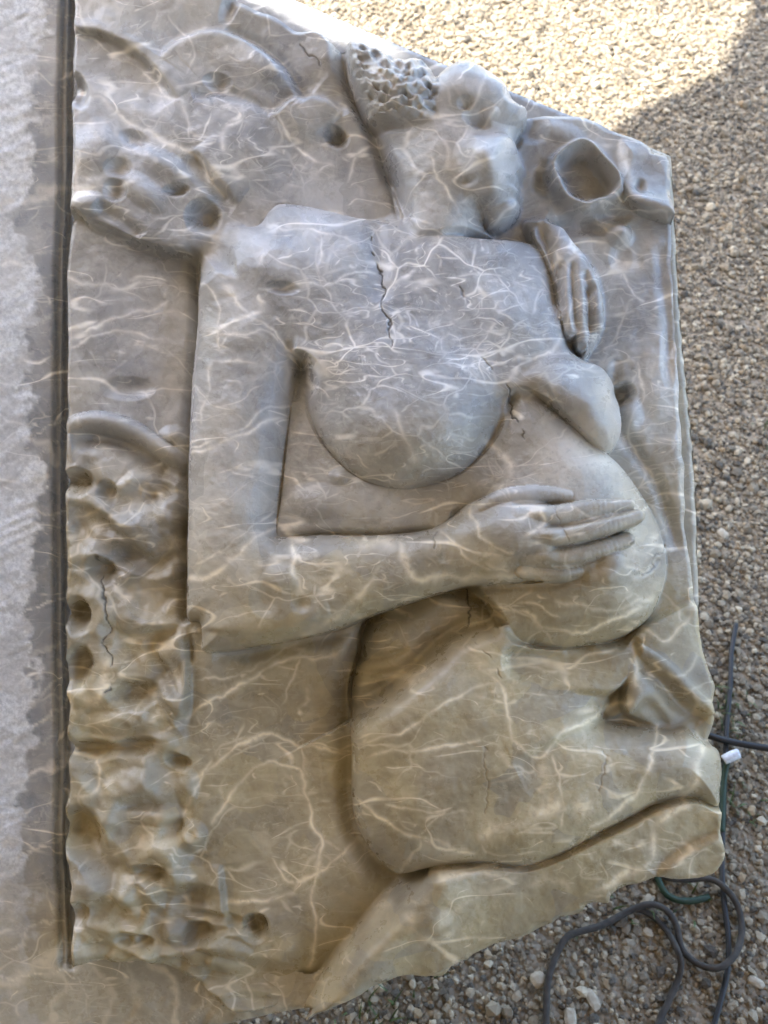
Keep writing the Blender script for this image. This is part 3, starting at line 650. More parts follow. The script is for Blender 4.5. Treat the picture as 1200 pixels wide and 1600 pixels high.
for pts, wd, st in VEINS:
    P = catmull(pts); s = crop(P, wd * 6 + 14); d, _, t = seg_dist(wu2[s], wv2[s], P)
    k = np.exp(-np.abs(d / (wd * 1.15)) ** 1.6) + .28 * np.exp(-(d / (wd * 3.2)) ** 2)
    k = k * (0.55 + .45 * np.clip(np.minimum(t, 1 - t) * 8, 0, 1)) * np.clip(.75 + .45 * vnoise(U[s], V[s], 26, 5), 0, 1)
    VE_LIT[s] = np.maximum(VE_LIT[s], k * min(1, st * 1.25))
# where the stone is closely webbed, and where it is honey coloured
def zone(lst):
    o = np.zeros_like(U)
    for (a, b, ru, rv, k) in lst: o = np.maximum(o, k * np.exp(-((U - a) / ru) ** 2 - ((V - b) / rv) ** 2))
    return o
DEN = zone([(680, 450, 150, 120, 1), (560, 560, 110, 80, .9), (740, 560, 110, 60, .9), (640, 740, 160, 60, .7), (900, 480, 90, 110, .7), (1020, 680, 60, 160, .6), (560, 880, 120, 50, .6), (820, 1160, 70, 90, .5), (930, 1340, 100, 40, .5), (400, 1150, 110, 60, .45), (200, 1060, 90, 90, .4), (350, 200, 200, 120, .45), (700, 200, 90, 110, .35), (480, 1300, 90, 110, .35), (200, 780, 110, 60, .4)])
VE_LIT = np.clip(np.maximum(VE_LIT, zone([(905, 720, 80, 75, .62), (600, 790, 130, 40, .22), (880, 800, 70, 40, .25), (200, 60, 110, 70, .2), (620, 330, 60, 40, .35)]) * np.clip(.8 + .4 * fbm(U, V, 60, 15, 3), 0, 1)), 0, 1)  # belly zone: light falling on the upward wedge, painted in as paler stone
WARM = np.clip(.16 + .84 * ss(V + .12 * (U - 600) + 70 * fbm(U, V, 260, 55, 3), 480, 1150) + .20 * fbm(U, V, 120, 155, 3) - .25 * zone([(620, 480, 220, 170, 1), (700, 770, 200, 60, .8)]), 0, 1)

# ------------------------------------------------------------------ meshes from the field
def tag(o, label=None, cat=None, group=None, kind=None):
    if label: o['label'] = label
    if cat: o['category'] = cat
    if group: o['group'] = group
    if kind: o['kind'] = kind
    return o

def new_mesh(name, verts, faces, material, parent=None, smooth_=True, attrs=None, normals=None):
    me = bpy.data.meshes.new(name)
    verts = np.asarray(verts, np.float32)
    if isinstance(faces, np.ndarray):
        k = faces.shape[1]
        me.vertices.add(len(verts)); me.vertices.foreach_set('co', verts.ravel())
        me.loops.add(faces.size); me.loops.foreach_set('vertex_index', faces.astype(np.int32).ravel())
        me.polygons.add(len(faces)); me.polygons.foreach_set('loop_start', np.arange(0, faces.size, k, dtype=np.int32))
        me.update(calc_edges=True)
    else:
        me.from_pydata(verts.tolist(), [], faces); me.update()
    me.polygons.foreach_set('use_smooth', np.full(len(me.polygons), smooth_))
    for k, a in (attrs or {}).items():
        a = np.asarray(a, np.float32)
        if a.ndim == 1:
            at = me.attributes.new(k, 'FLOAT', 'POINT'); at.data.foreach_set('value', a)
        elif a.shape[1] == 3:
            at = me.attributes.new(k, 'FLOAT_VECTOR', 'POINT'); at.data.foreach_set('vector', a.ravel())
        else:
            at = me.attributes.new(k, 'FLOAT_COLOR', 'POINT'); at.data.foreach_set('color', a.ravel())
    me.materials.append(material)
    if normals is not None: me.normals_split_custom_set_from_vertices(np.asarray(normals, np.float32).tolist())
    o = bpy.data.objects.new(name, me); col.objects.link(o)
    if parent: o.parent = parent
    return o

def empty(name):
    o = bpy.data.objects.new(name, None); col.objects.link(o); return o

BASE_H = -52.0                                        # level of the sawn ledge behind the carved panel
PANEL_FINE = catmull(PANEL, True, 4)
_r = np.random.RandomState(12); _n = len(PANEL_FINE)
_j = np.interp(np.arange(_n), np.arange(0, _n + 5, 5), _r.normal(0, 1.1, (len(np.arange(0, _n + 5, 5))))) + np.interp(np.arange(_n), np.arange(0, _n + 17, 17), _r.normal(0, 1.3, (len(np.arange(0, _n + 17, 17)))))
_t2 = np.roll(PANEL_FINE, -1, 0) - np.roll(PANEL_FINE, 1, 0); _t2 /= np.linalg.norm(_t2, axis=1, keepdims=True) + 1e-6
_j *= np.where(PANEL_FINE[:, 0] < 130, .5, 1.0)
PANEL_FINE = (PANEL_FINE + np.stack([_t2[:, 1], -_t2[:, 0]], 1) * _j[:, None]).astype(np.float32)
PP = PANEL_FINE
dP, _, _ = seg_dist(U, V, PP, True)
inP = inside_poly(U, V, PP)
dP = np.where(inP, dP, -dP)
relax(1050, 1080, 70, 75, 5)
H *= 1.32
# soften the rim of the panel
H -= (7 + 4 * vnoise(U, V, 26, 71)) * (1 - ss(dP, -2, 9 + 5 * vnoise(U, V, 40, 72))) ** 2
# pull rim vertices onto the outline
gv, gu = np.gradient(dP, STEP)
near = np.abs(dP) < STEP * 1.05
U2 = np.where(near, U - dP * gu, U); V2 = np.where(near, V - dP * gv, V)
HS = boxblur(boxblur(H.astype(np.float64), 14), 14)
POS = on_slab(U2, V2, HS) + SN * ((H - HS) * PX)[..., None]
gi = np.gradient(POS, axis=0); gj = np.gradient(POS, axis=1)
NRM = np.cross(gi, gj); NRM /= np.linalg.norm(NRM, axis=-1, keepdims=True)
if (NRM[500, 300] @ SN) < 0: NRM = -NRM
COORD = np.stack([U / 100, V / 100, H / 100 * .6], -1)

nv, nu = U.shape
ok = dP > -STEP * 0.75
idx = np.arange(nv * nu).reshape(nv, nu)
cell_ok = ok[:-1, :-1] & ok[1:, :-1] & ok[:-1, 1:] & ok[1:, 1:]
# which part every cell belongs to
CU = U[:-1, :-1] + STEP / 2; CV = V[:-1, :-1] + STEP / 2
PART = np.zeros(CU.shape, np.int8)                    # 0 background field
def part(k, pts):
    PART[inside_poly(CU, CV, catmull(pts, True, 8))] = k
ROCK = [(96, 664), (150, 652), (200, 668), (250, 698), (285, 728), (284, 960), (292, 1000), (294, 1110), (300, 1200), (330, 1270), (350, 1350), (362, 1420), (425, 1440), (470, 1520), (490, 1592), (96, 1600)]
part(1, ROCK)
part(2, [(480, 1600), (500, 1530), (560, 1450), (612, 1390), (660, 1372), (760, 1352), (880, 1336), (1000, 1275), (1145, 1250), (1145, 1400), (960, 1440), (760, 1510), (640, 1560)])
part(3, [(855, 296), (848, 262), (868, 232), (902, 213), (928, 218), (948, 240), (980, 275), (982, 302), (956, 328), (933, 339), (911, 345), (874, 328)])
part(4, [(968, 213), (1050, 240), (1060, 330), (1056, 352), (1020, 345), (990, 334), (980, 310), (966, 262)])
part(5, [(969, 348), (990, 368), (970, 390), (950, 370)])
BODY = [[(355, 354), (400, 347), (420, 324), (442, 313), (500, 322), (560, 336), (604, 338), (626, 318), (612, 280), (596, 230), (574, 200), (548, 150), (536, 100), (536, 60), (690, 60), (740, 95), (800, 150), (818, 178), (820, 198), (806, 212), (820, 259), (812, 280), (815, 323), (803, 345), (785, 362), (838, 326), (864, 318), (892, 374), (918, 402), (938, 436), (946, 480), (946, 506), (936, 534), (920, 558), (942, 575), (965, 612), (972, 662), (962, 722), (1002, 768), (1028, 812), (1045, 868), (1042, 912), (1022, 964), (1000, 1000),
         (990, 1060), (950, 1118), (975, 1134), (1046, 1143), (1072, 1137), (1102, 1154), (1140, 1182), (1140, 1262), (1085, 1253), (1035, 1263), (985, 1289), (925, 1319), (872, 1345), (820, 1361), (760, 1357), (690, 1363), (622, 1366), (578, 1337), (549, 1285), (543, 1220), (543, 1150), (541, 1080), (556, 1020), (574, 964), (520, 987), (450, 1003), (395, 1014), (320, 1021), (312, 995), (306, 972), (282, 964), (282, 860), (284, 720), (292, 600), (301, 500), (303, 398), (340, 388)]]
for b_ in BODY: part(6, b_)
part(7, [(541, 70), (560, 60), (590, 70), (620, 85), (650, 85), (672, 100), (684, 121), (690, 150), (684, 180), (660, 195), (620, 203), (596, 208), (570, 192), (549, 150), (537, 110)])
part(8, [(560, 1100), (600, 1095), (680, 1034), (715, 1000), (775, 984), (830, 1014), (900, 1020), (960, 1016), (992, 1003), (985, 1060), (950, 1118), (975, 1134), (1046, 1143), (1072, 1137), (1102, 1154), (1140, 1182), (1140, 1262), (1085, 1253), (1035, 1263), (985, 1289), (925, 1319), (872, 1345), (820, 1361), (760, 1357), (690, 1363), (622, 1366), (578, 1337), (549, 1285), (543, 1220), (543, 1150), (541, 1108)])
part(9, [(994, 1003), (1040, 960), (1084, 940), (1130, 1010), (1140, 1180), (1102, 1156), (1072, 1139), (1046, 1144), (975, 1135), (952, 1118), (987, 1060)])

relief = empty('marble_relief'); relief.location = S0.tolist()
tag(relief, 'grey and honey marble relief of a pregnant woman with a hand on her belly', 'relief sculpture')
bpy.context.view_layer.update()
INV = np.array(S0)

def field_part(k, name, parent, label=None):
    sel = cell_ok & (PART == k)
    ii, jj = np.nonzero(sel)
    q = np.stack([idx[ii, jj], idx[ii + 1, jj], idx[ii + 1, jj + 1], idx[ii, jj + 1]], 1)
    used, inv = np.unique(q, return_inverse=True)
    q = inv.reshape(q.shape)
    f = lambda A: A.reshape(-1, *A.shape[2:])[used]
    off = np.zeros(3)
    o = new_mesh(name, f(POS) - INV, q, MARBLE, parent, True,
                 {'stone_coord': f(COORD), 'vein_and_lit': f(VE_LIT), 'crack': f(CR), 'dense': f(DEN), 'warm': f(WARM)}, f(NRM))
    if label: o['label'] = label
    return o

p_bg = field_part(0, 'background_panel', relief, 'smooth carved background field behind the figure')
field_part(1, 'rockwork', p_bg, 'rough rock with drilled pits along the lower left')
field_part(2, 'stone_seat', p_bg, 'sloping stone under the seated figure')
field_part(3, 'ring', p_bg, 'raised oval ring with a deep hole')
field_part(4, 'bracket', p_bg)
field_part(5, 'knob', p_bg)
p_w = field_part(6, 'woman_figure', relief, 'carved nude woman, one arm bent across her round belly')
field_part(7, 'hair', p_w, 'mass of small drilled curls')
field_part(8, 'skirt', p_w, 'smooth cloth over hip and thighs')
field_part(9, 'drapery', p_w, 'folded cloth beside the knee')

# side wall of the carved panel, down to the ledge and behind the overhang
def wall_ring():
    L = PP
    iu = np.clip(np.round((L[:, 0] - UU[0]) / STEP).astype(int), 0, nu - 1); iv = np.clip(np.round((L[:, 1] - VV[0]) / STEP).astype(int), 0, nv - 1)
    h0 = H[iv, iu]; hs = HS[iv, iu]
    top = on_slab(L[:, 0], L[:, 1], hs) + SN * ((h0 - hs) * PX)[:, None]
    cen = top.mean(0)
    wob = np.interp(np.arange(len(L)), np.arange(0, len(L) + 8, 8), np.random.RandomState(5).uniform(-1, 1, len(np.arange(0, len(L) + 8, 8))))
    rows = []; n = len(L)
    tang = np.roll(L[:, :2], -1, 0) - np.roll(L[:, :2], 1, 0); tang /= np.linalg.norm(tang, axis=1, keepdims=True) + 1e-9
    # inward normal in the picture
    nin = np.stack([tang[:, 1], -tang[:, 0]], 1)
    test = L[:, :2] + nin * 4
    flip = ~inside_poly(test[:, 0], test[:, 1], L)
    nin[flip] *= -1
    ex = on_slab(np.array([601.0]), np.array([800.0]), np.array([0.0]))[0] - on_slab(np.array([600.0]), np.array([800.0]), np.array([0.0]))[0]
    ey = on_slab(np.array([600.0]), np.array([801.0]), np.array([0.0]))[0] - on_slab(np.array([600.0]), np.array([800.0]), np.array([0.0]))[0]
    hb = BASE_H - 40
    coords = []
    for k, (f, inn) in enumerate([(0, 0), (.12, -1.0), (.35, 0.5), (.6, 3.5), (.8, 5), (1, 6)]):
        hh = h0 * (1 - f) + hb * f
        q = top + SN * ((hh - h0) * PX)[:, None] + (inn + wob * 1.6 * (f > 0)) [:, None] * (nin[:, :1] * ex + nin[:, 1:] * ey)
        rows.append(q); coords.append(np.stack([L[:, 0] / 100, L[:, 1] / 100, hh / 100], 1))
    Vt = np.concatenate(rows); Co = np.concatenate(coords)
    fs = []
    for k in range(len(rows) - 1):
        a = np.arange(n) + k * n; b = (np.arange(n) + 1) % n + k * n
        fs.append(np.stack([a, b, b + n, a + n], 1))
    F = np.concatenate(fs)
    z = np.zeros(len(Vt)); wm = np.clip(.3 + .6 * ss(Vt[:, 2] * 0 + Co[:, 1] * 100, 700, 1200), 0, 1)
    return new_mesh('panel_edge', Vt - INV, F, MARBLE, p_bg, True, {'stone_coord': Co, 'vein_and_lit': z, 'crack': z, 'dense': z + .3, 'warm': wm})
wall_ring()

# the block behind: sawn ledge with a groove along the panel
def base_slab():
    out = [(-260, -310), (100, -154), (450, -4), (695, 101), (1048, 244), (1052, 300), (1059, 450), (1068, 560), (1082, 700), (1088, 820), (1092, 950), (1090, 1120), (1000, 1340), (760, 1465), (600, 1535), (480, 1574), (430, 1583), (380, 1594), (300, 1612), (100, 1668), (-260, 1760)]
    P = np.array(out, np.float32)
    st = 3.2
    uu = np.arange(-262, 1100, st, dtype=np.float32); vv = np.arange(-312, 1764, st, dtype=np.float32)
    u, v = np.meshgrid(uu, vv)
    ins = inside_poly(u, v, P); d, _, _ = seg_dist(u, v, P, True); d = np.where(ins, d, -d)
    g2, g1 = np.gradient(d, st)
    nr = np.abs(d) < st * 1.05
    ua = np.where(nr, u - d * g1, u); va = np.where(nr, v - d * g2, v)
    xe = np.interp(v, [p[1] for p in PANEL[:13]], [p[0] for p in PANEL[:13]]) - u     # distance left of the panel edge
    nz = fbm(u, v, 90, 15, 4)
    h = BASE_H + nz * 1.2
    inb = ss(1520 - v, 0, 24)
    h = h - 26 * np.exp(-((xe - 3) / 9.0) ** 2) * inb - 8 * np.exp(-((xe - 16) / 3.5) ** 2) * inb + 5 * np.exp(-((xe - 11) / 2.6) ** 2) * inb
    h = h - 3.0 * ss(26 - xe, 0, 6) * inb
    h -= 8 * (1 - ss(d, 0, 7)) ** 2
    # saw marks: shallow parallel scratches
    edge = 58 + 20 * fbm(u, v, 110, 61, 5, .62) + 10 * np.sin(v / 190.0) + 9 * fbm(u, v, 22, 62, 3, .7)
    sawn = ss(xe, edge - 4, edge + 6) * (0.5 + 0.5 * ss(fbm(u, v, 46, 71, 5, .65), -.5, .25))
    sawn = sawn * (1 - .75 * ss(v, 1250, 1500))
    sw = fbm(u * .25 + v * .5, v * .25 - u * .5 + 3000, 5, 88, 2)
    h += sawn * (fbm(u, v, 9, 99, 2) * .7)
    ang = (u * .45 + v * .9)
    bottom = ss(v, 1540, 1570) * ss(u, 60, 120)
    h += (vnoise(ang, (-u * .9 + v * .45) * .10, 7, 201) * .8 + vnoise(u * .3 + v * .95, (-u * .95 + v * .3) * .07, 11, 203) * .6) * sawn + bottom * .7 * (2.6 * vnoise(u * .8 + v * .55, (v * .8 - u * .55) * .12, 9, 207) + 1.8 * fbm(u, v, 20, 8, 2))
    pos = on_slab(ua, va, h)
    n1, n2 = u.shape
    ok = d > -st * .75
    co = ok[:-1, :-1] & ok[1:, :-1] & ok[:-1, 1:] & ok[1:, 1:]
    # leave out the part that lies under the carved panel
    co &= ~(inside_poly(u[:-1, :-1], v[:-1, :-1], PP) & (dist_in(u[:-1, :-1], v[:-1, :-1]) > 60))
    ix = np.arange(n1 * n2).reshape(n1, n2); ii, jj = np.nonzero(co)
    q = np.stack([ix[ii, jj], ix[ii + 1, jj], ix[ii + 1, jj + 1], ix[ii, jj + 1]], 1)
    used, inv = np.unique(q, return_inverse=True); q = inv.reshape(q.shape)
    f = lambda A: A.reshape(-1, *A.shape[2:])[used]
    ve = np.zeros_like(u)
    w1 = u + fbm(u, v, 40, 511, 4, .6) * 9; w2 = v + fbm(u, v, 40, 611, 4, .6) * 9
    r = np.random.RandomState(3)
    for k in range(34):
        v0 = -60 + k * 50 + r.uniform(-18, 18); sl = r.uniform(-.1, .75) if v0 > 500 else r.uniform(-.35, .35)
        L = catmull([(108, v0), (70, v0 + 38 * sl), (20, v0 + 90 * sl), (-60, v0 + 170 * sl)])
        s = (v[:, 0] > v0 - 70) & (v[:, 0] < v0 + 190)
        dd, _, t = seg_dist(w1[s], w2[s], L)
        wd = r.choice([1.6, 2.4, 5.0, 9.0], p=[.4, .3, .2, .1])
        ve[s] = np.maximum(ve[s], np.exp(-(dd / wd) ** 2) * r.uniform(.25, .75))
    for k in range(9):
        L = catmull([(60 + k * 44, 1500 + r.uniform(-6, 6)), (75 + k * 44 + r.uniform(-30, 30), 1560), (60 + k * 46 + r.uniform(-40, 40), 1640)])
        s = v[:, 0] > 1480
        dd, _, t = seg_dist(w1[s], w2[s], L)
        ve[s] = np.maximum(ve[s], np.exp(-(dd / r.choice([1.5, 3, 6])) ** 2) * r.uniform(.2, .5))
    ve = np.maximum(ve, .5 * np.exp(-((xe - 11) / 2.6) ** 2) * inb * (.6 + .4 * vnoise(u, v, 30, 17)))
    warm = np.clip(.04 + .8 * ss(v + 40 * nz, 1180, 1480) + .6 * ss(u, 850, 1050), 0, 1)
    att = {'stone_coord': f(np.stack([u / 100 + 20, v / 100, h / 100], -1)), 'vein_and_lit': f(ve), 'crack': f(np.zeros_like(u)), 'dense': f(np.full_like(u, .12)), 'warm': f(warm), 'sawn': f(sawn), 'slate': f(ss(edge + 30 - xe, 0, 30) * ss(xe, -45, -15) * (.55 + .45 * ss(fbm(u, v, 60, 231, 4, .6), -.5, .4)) * (1 - .8 * ss(v, 1300, 1500)))}
    o = new_mesh('base_slab', f(pos) - INV, q, MARBLE, relief, True, att)
    o['label'] = 'plain sawn stone ledge behind the carved panel'
    # sides and back of the block
    L = []
    for i in range(len(out)):
        a = np.array(out[i], float); b = np.array(out[(i + 1) % len(out)], float); k = max(2, int(np.linalg.norm(b - a) / 12))
        for j in range(k): L.append(a + (b - a) * j / k)
    L = np.array(L); n = len(L)
    hb = np.full(n, BASE_H - 8.0)
    top = on_slab(L[:, 0], L[:, 1], hb)
    jit = np.random.RandomState(2).uniform(-1, 1, (5, n))
    rows = [top - SN * (a * PX) for a in (0, 12, 45, 90, 130)]
    cd = [np.stack([L[:, 0] / 100 + 20, L[:, 1] / 100, np.full(n, -a / 100)], 1) for a in (0, 12, 45, 90, 130)]
    Vt = np.concatenate(rows); Co = np.concatenate(cd)
    fc = []
    for k in range(4):
        for i in range(n):
            j = (i + 1) % n
            fc.append((i + k * n, j + k * n, j + k * n + n, i + k * n + n))
    fc.append(tuple(range(4 * n, 5 * n)))
    z = np.zeros(len(Vt))
    new_mesh('block_side', Vt - INV, fc, MARBLE, o, False, {'stone_coord': Co, 'vein_and_lit': z, 'crack': z, 'dense': z + .15, 'warm': z + .35, 'sawn': z + .35})
    return o

def dist_in(u, v):
    P = catmull(PANEL, True, 24)
    d, _, _ = seg_dist(u, v, P, True); return d
base_slab()

# ------------------------------------------------------------------ ground
def ground():
    m, t, b = mat('gravel_bed')
    tc = N(t, 'ShaderNodeTexCoord'); co = tc.outputs['Object']
    v = N(t, 'ShaderNodeTexVoronoi', feature='F1'); v.inputs['Scale'].default_value = 110; t.links.new(co, v.inputs['Vector'])
    sx = N(t, 'ShaderNodeSeparateColor'); t.links.new(v.outputs['Color'], sx.inputs[0])
    n1, _ = noise(t, co, 1.3, 4, .6)
    a = mixc(t, sx.outputs[0], (0.16, 0.13, 0.09), (0.40, 0.33, 0.23))
    c = mixc(t, smooth(t, n1, .35, .7), a, (0.30, 0.25, 0.18))
    t.links.new(c, b.inputs['Base Color']); b.inputs['Roughness'].default_value = .95
    bp = N(t, 'ShaderNodeBump'); bp.inputs['Strength'].default_value = 1; bp.inputs['Distance'].default_value = .006; bp.invert = True
    t.links.new(v.outputs['Distance'], bp.inputs['Height']); t.links.new(bp.outputs[0], b.inputs['Normal'])
    o = new_mesh('ground', [(-150, -150, 0), (150, -150, 0), (150, 150, 0), (-150, 150, 0)], [(0, 1, 2, 3)], m)
    tag(o, 'pale crushed gravel ground', 'ground', kind='structure')
ground()

def gravel():
    r = np.random.RandomState(11)
    phi = (1 + 5 ** .5) / 2
    ico = np.array([(-1, phi, 0), (1, phi, 0), (-1, -phi, 0), (1, -phi, 0), (0, -1, phi), (0, 1, phi), (0, -1, -phi), (0, 1, -phi), (phi, 0, -1), (phi, 0, 1), (-phi, 0, -1), (-phi, 0, 1)]) / math.sqrt(1 + phi * phi)
    tri = np.array([(0, 11, 5), (0, 5, 1), (0, 1, 7), (0, 7, 10), (0, 10, 11), (1, 5, 9), (5, 11, 4), (11, 10, 2), (10, 7, 6), (7, 1, 8), (3, 9, 4), (3, 4, 2), (3, 2, 6), (3, 6, 8), (3, 8, 9), (4, 9, 5), (2, 4, 11), (6, 2, 10), (8, 6, 7), (9, 8, 1)])
    # footprint seen from the camera, with a margin
    n = 330000
    x = r.uniform(-1.6, 1.6, n); y = r.uniform(-.75, 2.15, n)
    p = np.stack([x, y, np.zeros(n)], 1) - CAM
    zc = p @ FWD; uu = (p @ RGT) / zc / (2 * VF) * 1600 + 600; vv = -(p @ UPV) / zc / (2 * VF) * 1600 + 800
    keep = (uu > -250) & (uu < 1520) & (vv > -130) & (vv < 1800)
    hid = inside_poly(uu, vv, np.array([(-300, -160), (250, -30), (560, 150), (760, 260), (960, 320), (980, 700), (1010, 1180), (980, 1290), (560, 1420), (420, 1480), (-300, 1560)], float))
    keep &= ~hid
    x, y, vv = x[keep], y[keep], vv[keep]; n = len(x)
    size = np.exp(r.normal(math.log(.0034), .36, n)).clip(.0017, .010)
    A = r.normal(size=(n, 3, 3)); Q, _ = np.linalg.qr(A)
    V0 = ico[None] * r.uniform(.72, 1.25, (n, 12, 1))
    V0 = V0 * r.uniform(.6, 1.25, (n, 1, 3)) * size[:, None, None]
    V0 = np.einsum('nij,nkj->nki', Q, V0)
    V0[:, :, 2] *= .8
    V0 += np.stack([x, y, size * r.uniform(.05, .75, n)], 1)[:, None]
    k = r.rand(n)
    pal = np.array([(0.66, 0.58, 0.44), (0.46, 0.39, 0.28), (0.32, 0.265, 0.185), (0.20, 0.165, 0.115), (0.08, 0.07, 0.055), (0.42, 0.31, 0.18)])
    ci = np.searchsorted(np.cumsum([.21, .23, .20, .17, .12, .07]), k).clip(0, 5)
    c = pal[ci] * r.uniform(.40, .84, (n, 1)) * np.array([1.0, .96, .87])
    C = np.repeat(np.c_[c, np.ones(n)], 12, 0)
    F = (tri[None] + (np.arange(n) * 12)[:, None, None]).reshape(-1, 3)
    m, t, b = mat('gravel_stone')
    tc = N(t, 'ShaderNodeTexCoord'); nn, _ = noise(t, tc.outputs['Object'], 420, 3, .6)
    cc = mixc(t, smooth(t, nn, .25, .75, 0, .35), attr(t, 'tint').outputs['Color'], (0.30, 0.26, 0.2))
    t.links.new(cc, b.inputs['Base Color']); b.inputs['Roughness'].default_value = .9
    o = new_mesh('gravel', V0.reshape(-1, 3), F, m, None, False, {'tint': C})
    tag(o, 'loose pale and grey gravel stones over the ground', 'gravel', kind='stuff')
    print('gravel stones', n)
gravel()

# ------------------------------------------------------------------ cables and small things on the gravel
def tube(name, pts, r, material, parent=None, seg=10, cap=True):
    """pts: world points"""
    P = []
    n = len(pts); A = [np.array(p, float) for p in pts]
    for i in range(n - 1):
        p0, p1, p2, p3 = A[max(i - 1, 0)], A[i], A[i + 1], A[min(i + 2, n - 1)]
        k = max(3, int(np.linalg.norm(p2 - p1) / .006))
        for j in range(k):
            t = j / k
            P.append(.5 * ((2 * p1) + (-p0 + p2) * t + (2 * p0 - 5 * p1 + 4 * p2 - p3) * t * t + (-p0 + 3 * p1 - 3 * p2 + p3) * t ** 3))
    P.append(A[-1]); P = np.array(P)
    T = np.gradient(P, axis=0); T /= np.linalg.norm(T, axis=1, keepdims=True)
    up = np.array([0, 0, 1.0]); X = np.cross(T, up); X /= np.linalg.norm(X, axis=1, keepdims=True) + 1e-9; Y = np.cross(X, T)
    a = np.linspace(0, 2 * math.pi, seg, endpoint=False)
    Vt = (P[:, None] + r * (np.cos(a)[None, :, None] * X[:, None] + np.sin(a)[None, :, None] * Y[:, None])).reshape(-1, 3)
    F = []
    for i in range(len(P) - 1):
        for j in range(seg):
            F.append((i * seg + j, i * seg + (j + 1) % seg, (i + 1) * seg + (j + 1) % seg, (i + 1) * seg + j))
    F.append(tuple(range(seg))[::-1]); F.append(tuple((len(P) - 1) * seg + j for j in range(seg)))
    return new_mesh(name, Vt, F, material, parent, True)

def G(lst, z):
    o = []
    for q in lst:
        zz = q[2] if len(q) > 2 else z
        o.append(on_ground(q[0], q[1], zz))
    return o

tag(tube('black_cable', G([(1150, 975), (1143, 1020), (1141, 1075), (1136, 1130), (1133, 1200), (1130, 1280), (1128, 1345), (1131, 1405), (1138, 1465), (1137, 1515), (1127, 1560), (1113, 1610), (1090, 1680)], .011), .0038, M_BLACK),
    'thin black cable running along the right edge of the slab', 'cable')
tag(tube('black_cable', G([(1040, 1120), (1085, 1140), (1130, 1156), (1200, 1169), (1290, 1180), (1400, 1200)], .020), .0050, M_BLACK),
    'thicker black cable leaving the slab sideways towards the right', 'cable')
tag(tube('grey_hose', G([(852, 1690), (853, 1600), (856, 1535), (868, 1495), (884, 1466), (905, 1456), (940, 1446), (980, 1425), (1013, 1413, .020), (1040, 1421, .02), (1057, 1447, .016), (1065, 1482), (1087, 1504), (1120, 1513, .024), (1147, 1494, .024), (1159, 1457), (1153, 1417), (1133, 1388, .024), (1107, 1373, .02), (1047, 1372), (980, 1340)], .013), .0044, M_CORD),
    'grey rubber hose looping below the lower right corner of the slab', 'hose')
tag(tube('grey_hose', G([(985, 1418), (1013, 1427), (1040, 1452), (1058, 1484, .026), (1064, 1508, .02), (1058, 1535), (1044, 1566), (1028, 1602), (1000, 1680)], .011), .0042, M_CORD),
    'short grey hose strand passing under the hose loop and out of the bottom edge', 'hose')
gw = tube('green_stake', G([(1128, 1300, .012), (1129, 1250, .016), (1132, 1210, .022), (1137, 1190, .03)], .02), .0045, M_GREEN)
tag(gw, 'green plastic stake with a white tip beside the slab', 'stake')
tube('cap', G([(1131, 1188, .030), (1142, 1182, .034), (1154, 1177, .036)], .03), .0072, M_WHITE, gw)
tag(tube('green_wire', G([(1020, 1350), (1030, 1378), (1042, 1398), (1062, 1407), (1085, 1407), (1108, 1401)], .011), .0045, M_GREEN),
    'short curved green wire inside the hose loop', 'wire')

def pale_stone(u, v, a, b, ang, label, seed):
    r = np.random.RandomState(seed)
    c = on_ground(u, v, 0); me = []
    import bmesh
    bm = bmesh.new(); bmesh.ops.create_icosphere(bm, subdivisions=2, radius=1)
    ca, sa = math.cos(ang), math.sin(ang)
    for q in bm.verts:
        x, y, z = q.co; k = max(abs(x), abs(y), abs(z)) ** -.6
        x, y, z = x * k * a * r.uniform(.92, 1.06), y * k * b * r.uniform(.92, 1.06), z * k * min(a, b) * .7 * r.uniform(.92, 1.06)
        q.co = (c[0] + x * ca - y * sa, c[1] + x * sa + y * ca, z + min(a, b) * .55)
    mesh = bpy.data.meshes.new('pale_stone'); bm.to_mesh(mesh); bm.free(); mesh.materials.append(M_STONE)
    o = bpy.data.objects.new('pale_stone', mesh); col.objects.link(o)
    tag(o, label, 'stone', 'larger pale stones in the gravel')
M_STONE = plain('pale_limestone', (0.46, 0.40, 0.30), .9, (0.34, 0.29, 0.21), 150, .2)
for i, (u, v, a, b, an, lb) in enumerate([(925, 1563, .014, .007, 2.0, 'oblong pale stone standing out from the gravel between the two hoses'),
                                          (890, 1592, .013, .008, 1.5, 'pale stone cut by the bottom edge of the picture'),
                                          (840, 1532, .010, .010, .3, 'squarish pale stone left of the outgoing hose'),
                                          (1128, 836, .010, .007, 2.2, 'pale stone by the right side of the slab, level with the hand'),
                                          (1180, 1535, .011, .006, 2.6, 'pale stone right of the black cable near the bottom right corner')]):
    pale_stone(u, v, a, b, an, lb, 40 + i)

